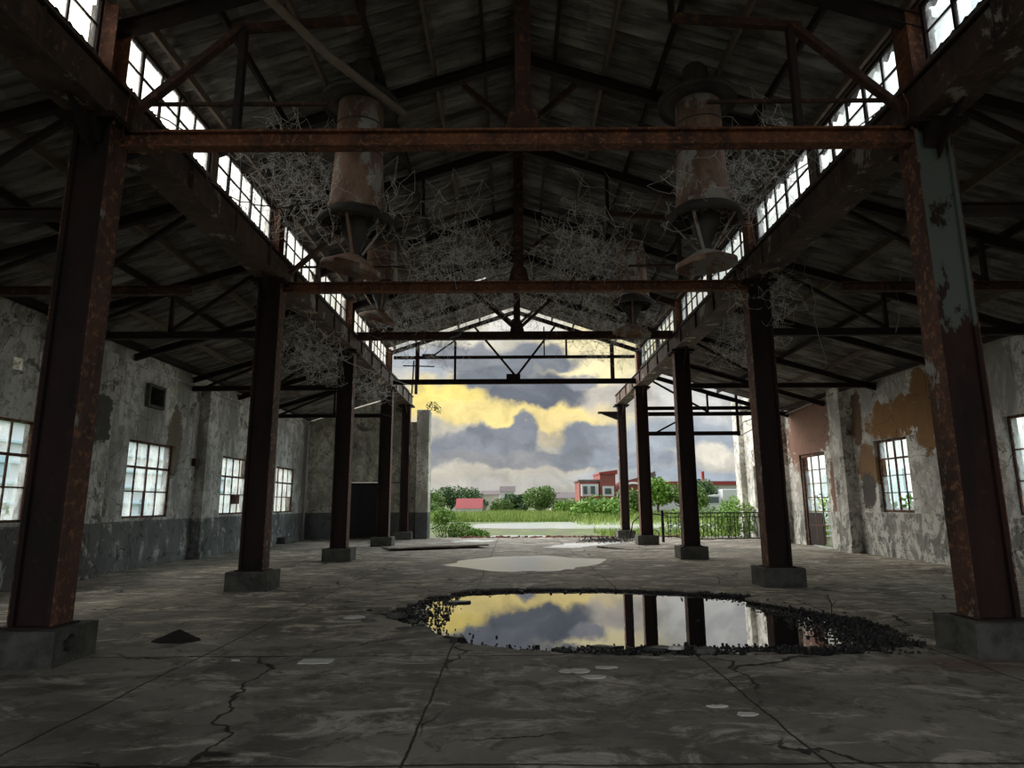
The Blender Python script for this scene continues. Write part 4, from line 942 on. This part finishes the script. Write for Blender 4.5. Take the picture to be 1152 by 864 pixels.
# ------------------------------------------------------------------ outside: field, grass, water, shrubs, trees, buildings
mb = MB(); mb.add([(-300, 31.3, -.22), (300, 31.3, -.22), (300, 600, -.22), (-300, 600, -.22)], [(0, 1, 2, 3)])
mb.add([(-60, -10, -.25), (XL-.3, -10, -.25), (XL-.3, 31.3, -.25), (-60, 31.3, -.25)], [(0, 1, 2, 3)]); mb.add([(XR+.3, -10, -.25), (70, -10, -.25), (70, 31.3, -.25), (XR+.3, 31.3, -.25)], [(0, 1, 2, 3)])
tag(mb.build('field_ground', M['field']), kind='structure')
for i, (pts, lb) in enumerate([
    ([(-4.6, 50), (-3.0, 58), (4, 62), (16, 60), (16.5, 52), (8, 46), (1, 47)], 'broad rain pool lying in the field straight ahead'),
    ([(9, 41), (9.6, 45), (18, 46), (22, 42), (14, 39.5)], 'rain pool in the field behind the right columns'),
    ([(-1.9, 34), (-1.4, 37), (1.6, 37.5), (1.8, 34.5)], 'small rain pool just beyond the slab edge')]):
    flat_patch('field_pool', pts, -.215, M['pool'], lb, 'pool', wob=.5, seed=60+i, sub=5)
def leaves(mb, c, rad, n, size, seed, up=.0):
    rn = random.Random(seed)
    for _ in range(n):
        while True:
            p = Vector((rn.uniform(-1, 1), rn.uniform(-1, 1), rn.uniform(-1, 1)))
            if .25 < p.length < 1: break
        p = Vector((c[0]+p.x*rad[0], c[1]+p.y*rad[1], c[2]+p.z*rad[2]))
        a = Vector((rn.gauss(0, 1), rn.gauss(0, 1), rn.gauss(0, 1)+up)).normalized(); b = a.cross(Vector((rn.gauss(0, 1), rn.gauss(0, 1), rn.gauss(0, 1)))).normalized()
        s = size*rn.uniform(.6, 1.3); mb.add([p-a*s, p+b*s*.45, p+a*s, p-b*s*.45], [(0, 1, 2, 3)])
mb = MB(); rn = random.Random(3)
def blade(mb, x, y, h, wd, lean):
    t = rn.uniform(0, 3.14); mb.add([(x-wd*math.cos(t), y-wd*math.sin(t), -.22), (x+wd*math.cos(t), y+wd*math.sin(t), -.22), (x+rn.uniform(-lean, lean), y+rn.uniform(-lean, lean), -.22+h)], [(0, 1, 2)])
for k in range(26000):
    y = 64+rn.random()**1.3*60; x = rn.uniform(-.35, .52)*y*.75; blade(mb, x, y, rn.uniform(.35, .95), .05, .35)
for k in range(6000):
    y = rn.uniform(44, 64); x = rn.uniform(5.5, 45) if y > 53 else rn.uniform(16, 40); blade(mb, x, y, rn.uniform(.2, .6), .04, .25)
for k in range(5000):
    x = rn.uniform(5, 20); y = rn.uniform(32, 41); blade(mb, x, y, rn.uniform(.15, .45), .025, .2)
tag(mb.build('tall_grass', M['grass']), 'tall green grass growing across the field beyond the hall', 'grass', kind='stuff')
def bush(name, blobs, leaf, n, mat, label, cat, seed, group=None, trunk=None):
    x, y = blobs[0][0][0], blobs[0][0][1]; root = empty(name, (x, y, -.2), label, cat, group)
    mb = MB()
    for i, (c, r_) in enumerate(blobs): leaves(mb, c, r_, n, leaf, seed+i)
    mb.build('foliage', M[mat], root)
    t = MB(); zt = blobs[0][0][2]
    for k in range(3 if not trunk else 1):
        dx = (k-1)*.25 if not trunk else 0
        t.tube([(x+dx*.3, y, -.25), (x+dx, y+.05, zt*.6), (x+dx*1.6, y, zt+.1)], [trunk or .03, (trunk or .03)*.7, (trunk or .03)*.4], 6)
    t.build('trunk' if trunk else 'stem', M['bark'], root); return root
bush('leafy_shrub', [((-3.3, 31.9, .55), (.75, .6, .75)), ((-2.5, 31.8, .25), (.7, .5, .45)), ((-3.5, 32.0, 1.0), (.45, .5, .45)), ((-1.7, 31.7, .05), (.6, .4, .3))], .07, 900, 'leaf', 'bright green leafy shrub at the foot of the left end pier', 'shrub', 10)
root = empty('leafy_sprig', (-4.2, 30.3, 6.0), 'small leafy sprig sprouting from the top of the left end pier', 'plant')
mb = MB(); leaves(mb, (-3.85, 30.2, 6.2), (.32, .25, .25), 130, .05, 30); leaves(mb, (-3.55, 30.1, 6.0), (.22, .2, .2), 60, .05, 31); mb.build('foliage', M['leaf_dark'], root)
mb = MB(); mb.tube([(-4.2, 30.3, 5.98), (-3.95, 30.2, 6.15), (-3.6, 30.1, 6.1)], [.02, .012, .006], 5); mb.build('stem', M['bark'], root)
bush('creeper_bush', [((8.4, 29.5, .7), (1.9, .6, .8)), ((10.2, 29.6, .8), (1.0, .5, .9))], .08, 1100, 'leaf', 'bright green bushes right behind the iron railing', 'shrub', 31)
# trees (x, y, height, radius, kind)
TR = [(-15.5, 118, 4.6, 3.2, 'leaf_mid', 'low green tree at the far left of the field'), (-12.2, 130, 5.4, 3.2, 'leaf_dark', 'dark round tree behind the red-roofed shed, left'),
      (-8.6, 128, 5.0, 3.0, 'leaf_dark', 'dark tree touching the red-roofed shed'), (-13.5, 100, 2.6, 2.6, 'leaf_mid', 'low bushy tree left of the red-roofed shed'),
      (-2.2, 124, 2.6, 2.2, 'leaf_mid', 'bushy tree below the white house'), (1.0, 126, 3.4, 2.4, 'leaf_dark', 'dark bushy tree right of the white house'), (4.8, 116, 4.9, 3.2, 'leaf_mid', 'rounded green tree in the centre of the skyline'),
      (9.4, 112, 1.7, 2.4, 'leaf', 'pale green low tree in front of the grey roofed row'), (12.3, 110, 2.4, 2.0, 'leaf_mid', 'small tree left of the red brick building'),
      (15.2, 84, 3.6, 2.2, 'leaf_mid', 'tree in front of the round red gable'), (17.9, 80, 4.6, 2.4, 'leaf', 'light green tree seen between the farthest columns'), (21.2, 78, 4.2, 2.3, 'leaf_mid', 'green tree left of the fourth right column'),
      (23.4, 80, 4.5, 2.2, 'leaf_dark', 'darker green tree behind the fourth right column'), (28.0, 84, 3.2, 1.8, 'leaf_dark', 'dark bush above the white van'), (29.8, 72, 4.6, 1.8, 'leaf', 'light green tree beside the right wall end'),
      (9.0, 72, 1.0, 2.6, 'leaf', 'yellow green low bush in front of the brick building'), (12.0, 76, 1.4, 2.2, 'leaf', 'green low bush right of the yellow green one')]
for i, (x, y, h, r_, mt, lb) in enumerate(TR):
    rn = random.Random(i); z = h-r_*.75
    bl = [((x, y, max(.6, z)), (r_, r_*.9, r_*.72))]+[((x+rn.uniform(-1, 1)*r_*.6, y+rn.uniform(-1, 1)*r_*.5, max(.5, z+rn.uniform(-.5, .35)*r_)), (r_*.6, r_*.6, r_*.5)) for _ in range(4)]
    bush('distant_tree', bl, .26, 620, mt, lb, 'tree', 50+i*10, 'trees beyond the field', trunk=.18)

def windows_on(root, y, rects, mat='darkglass'):
    root = next((c for c in root.children if c.name.split('.')[0] in ('bay', 'wall')), root)
    for (x0, x1, z0, z1) in rects:
        mb = MB(); mb.box(x0, x1, y-.08, y+.02, z0, z1); mb.build('window', M[mat], root)
def hipblock(root, x0, x1, y0, y1, z1, mat, roof=None, rh=1.2, over=.3, flat=False):
    mb = MB(); mb.box(x0, x1, y0, y1, -.25, z1); mb.build('wall', M[mat], root)
    if roof:
        ym = (y0+y1)/2; mb = MB(); a, b, c, d = x0-over, x1+over, y0-over, y1+over
        mb.add([(a,c,z1),(b,c,z1),(b,d,z1),(a,d,z1),(a,ym,z1+rh),(b,ym,z1+rh)], [(0,1,5,4),(2,3,4,5),(1,2,5),(3,0,4),(0,3,2,1)]); mb.build('roof', M[roof], root)
# red-roofed shed
r1 = empty('shed', (-7.6, 112, -.2), 'low shed with a bright red roof at the left of the field', 'shed'); hipblock(r1, -9.6, -5.4, 110, 114, .75, 'white', 'redroof', 1.7, .2)
mb = MB(); mb.add([(-11.2,110.5,-.2),(-9.6,110.5,-.2),(-9.6,110.5,1.4),(-11.2,113,-.2),(-9.6,113,-.2),(-9.6,113,1.4)], [(0,1,2),(5,4,3),(0,2,5,3),(1,4,5,2)]); mb.build('annex', M['white'], r1)
r1 = empty('house', (-1.5, 136, -.2), 'small white house with pointed gable in the middle distance', 'house'); hipblock(r1, -2.6, .3, 134, 137, 4.0, 'white', 'greyroof', 1.1, .2); windows_on(r1, 134, [(-1.7, -1.0, 2.6, 3.5)])
r1 = empty('house', (-5.5, 138, -.2), 'pale low house between the red shed and the white house', 'house'); hipblock(r1, -6.6, -3.0, 137, 141, 3.4, 'cream', 'greyroof', .9, .3); windows_on(r1, 137, [(-5.8, -5.2, 1.2, 2.0), (-4.4, -3.8, 1.2, 2.0)])
r1 = empty('row_house', (11, 128, -.2), 'row of low houses with a grey brown roof left of the brick building', 'house'); hipblock(r1, 7.4, 13.6, 127, 132, 2.5, 'cream', 'greyroof', 1.2, .4)
windows_on(r1, 127, [(8.3, 9.0, 1.2, 2.0), (10, 10.8, 1.2, 2.0), (11.8, 12.5, 1.2, 2.0)]); mb = MB(); mb.box(8.9, 9.3, 129, 129.5, 2.6, 3.6); mb.build('chimney', M['greyroof'], r1); mb = MB(); mb.box(12.0, 12.4, 129, 129.5, 2.6, 3.4); mb.build('chimney', M['greyroof'], r1)
# red brick building with white bays
r1 = empty('brick_building', (12.5, 92, -.2), 'tall red brick building with white bays at the field edge', 'building')
mb = MB(); mb.box(9.5, 12.4, 92, 99, -.25, 4.6); mb.build('wall', M['redbrick'], r1); mb = MB(); mb.box(12.4, 14.6, 91.6, 99, -.25, 5.6); mb.build('wall', M['redbrick'], r1)
mb = MB(); mb.box(9.3, 12.4, 91.8, 99.2, 4.6, 4.85); mb.build('roof', M['greyroof'], r1); mb = MB(); mb.add([(12.3,91.4,5.6),(14.9,91.4,5.6),(14.9,99,5.6),(12.3,99,5.6),(12.3,91.4,5.85),(14.9,91.4,6.2),(14.9,99,6.2),(12.3,99,5.85)], [(0,3,2,1),(4,5,6,7),(0,1,5,4),(1,2,6,5),(2,3,7,6),(3,0,4,7)]); mb.build('roof', M['redroof'], r1)
mb = MB(); mb.box(9.7, 12.1, 91.3, 92, 2.5, 4.2); mb.build('bay', M['white'], r1); mb = MB(); mb.box(12.7, 14.3, 91.2, 91.6, 2.5, 3.9); mb.build('bay', M['white'], r1)
mb = MB(); mb.box(9.7, 14.3, 91.2, 91.7, .9, 2.2); mb.build('bay', M['paleblue'], r1)
mb = MB(); mb.box(9.4, 14.6, 90.9, 91.7, 2.25, 2.45); mb.build('balcony', M['redroof'], r1); mb = MB(); mb.box(9.4, 14.6, 90.8, 91.7, .6, .9); mb.build('balcony', M['redroof'], r1)
windows_on(r1, 91.2, [(9.95, 10.5, 2.8, 3.9), (11.0, 11.6, 2.8, 3.9), (13.0, 13.9, 2.8, 3.6), (10.2, 11.0, 1.1, 2.0), (12.9, 13.6, 1.1, 2.0)])
mb = MB(); pts = [(14.6, -.2), (19.4, -.2), (19.4, 3.6), (18.6, 4.5), (17.4, 4.95), (16.2, 4.7), (15.2, 4.0), (14.6, 3.3)]; n = len(pts)
mb.add([(x, 92, z) for x, z in pts]+[(x, 99, z) for x, z in pts], [tuple(range(n)), tuple(range(2*n-1, n-1, -1))]+[(i, n+i, n+(i+1) % n, (i+1) % n) for i in range(n)]); mb.build('round_gable', M['redbrick'], r1)
mb = MB(); mb.tube([(15.9+2.6*math.cos(t)+1.2, 91.6, 1.2+3.1*math.sin(t)) for t in np.linspace(.1, 3.0, 16)], .16, 6); mb.build('arch_trim', M['white'], r1)
mb = MB(); mb.add([(17.2,92,4.9),(20.6,92,4.6),(20.4,92,6.0),(17.2,95,4.9),(20.6,95,4.6),(20.4,95,6.0)], [(0,1,2),(5,4,3),(0,2,5,3),(1,4,5,2)]); mb.build('canopy', M['greyroof'], r1)
# long low red roofed block
r1 = empty('long_building', (30, 104, -.2), 'long low white building with a red roof line at the right', 'building')
mb = MB(); mb.box(20.5, 40, 104, 112, -.25, 4.3); mb.build('wall', M['white'], r1)
mb = MB(); mb.box(20.2, 40.4, 103.4, 112.5, 4.3, 4.9); mb.build('roof', M['redroof'], r1)
mb = MB(); mb.box(20.4, 25.0, 103.7, 104, 3.2, 4.3); mb.build('fascia', M['redroof'], r1); mb = MB(); mb.box(31.2, 31.6, 106, 106.5, 4.9, 6.6); mb.build('chimney', M['redroof'], r1)
windows_on(r1, 104, [(21.5+k*1.25, 22.2+k*1.25, 2.1, 3.4) for k in range(14)], 'paleblue'); windows_on(r1, 103.98, [(33.5, 34.2, 2.0, 2.9), (36.2, 36.9, 2.0, 2.9)])
# white van
r1 = empty('van', (24.5, 78, -.2), 'white van parked in front of the long building', 'van')
mb = MB(); mb.box(22.4, 27.4, 77, 79, .1, 1.3); mb.box(25.0, 27.4, 77, 79, 1.3, 3.1); mb.add([(22.8,77,1.3),(24.9,77,1.3),(24.6,77,2.5),(23.4,77,2.4),(22.8,79,1.3),(24.9,79,1.3),(24.6,79,2.5),(23.4,79,2.4)], [(0,1,2,3),(7,6,5,4),(0,3,7,4),(1,5,6,2),(3,2,6,7),(0,4,5,1)]); mb.build('body', M['white'], r1, bevel=.08)
for x in (23.3, 26.4): mb = MB(); mb.tube([(x, 76.95, .2), (x, 77.2, .2)], .38, 14); mb.build('wheel', M['black'], r1)
mb = MB(); mb.box(23.4, 24.5, 76.96, 77.0, 1.5, 2.2); mb.build('window', M['darkglass'], r1)

# neighbours seen through the side windows
r1 = empty('apartment_building', (-27, 22, -.2), 'pale apartment block with banded floors seen through the left windows', 'building')
mb = MB(); mb.box(-33, -26, 4, 60, -.25, 9); mb.build('wall', M['white'], r1)
for k in range(8): mb = MB(); mb.box(-26.0, -25.75, 4, 60, .6+k*1.05, .72+k*1.05); mb.build('floor_band', M['paleblue'], r1)
for k in range(20): mb = MB(); mb.box(-26.0, -25.9, 6+k*2.6, 7+k*2.6, 1.0+(k % 3)*2.1, 2.0+(k % 3)*2.1); mb.build('window', M['paleblue'], r1)
bush('leafy_shrub', [((-11.6, 13.4, 1.4), (.7, 1.2, .7)), ((-11.4, 12.3, 1.1), (.6, .9, .6))], .09, 500, 'leaf', 'green shrub outside the nearest left window', 'shrub', 400)
r1 = empty('garden_wall', (24, 30, -.2), 'white house wall seen through the right windows and door', 'building')
mb = MB(); mb.box(24, 30, 8, 62, -.25, 6); mb.build('wall', M['white'], r1)
for k in range(12): mb = MB(); mb.box(23.9, 24.0, 10+k*4.2, 11.6+k*4.2, 2.2, 3.6); mb.build('window', M['paleblue'], r1)
for k in range(3): mb = MB(); mb.box(23.9, 24.0, 30+k*9, 32+k*9, .2, 2.2); mb.build('door', M['paleblue'], r1)
bush('hedge', [((15.5, 20+k*4.2, .9), (1.0, 2.4, 1.1)) for k in range(7)], .12, 700, 'leaf', 'green hedge outside the right wall', 'hedge', 500)
root = empty('garden_fence', (14, 26, -.2), 'pale slatted fence outside the right wall', 'fence')
for k in range(6): mb = MB(); mb.box(13.55, 13.6, 18, 36, .1+k*.24, .17+k*.24); mb.build('rail', M['white'], root)
for k in range(10): mb = MB(); mb.box(13.6, 13.68, 18+k*2, 18.08+k*2, -.25, 1.6); mb.build('post', M['white'], root)
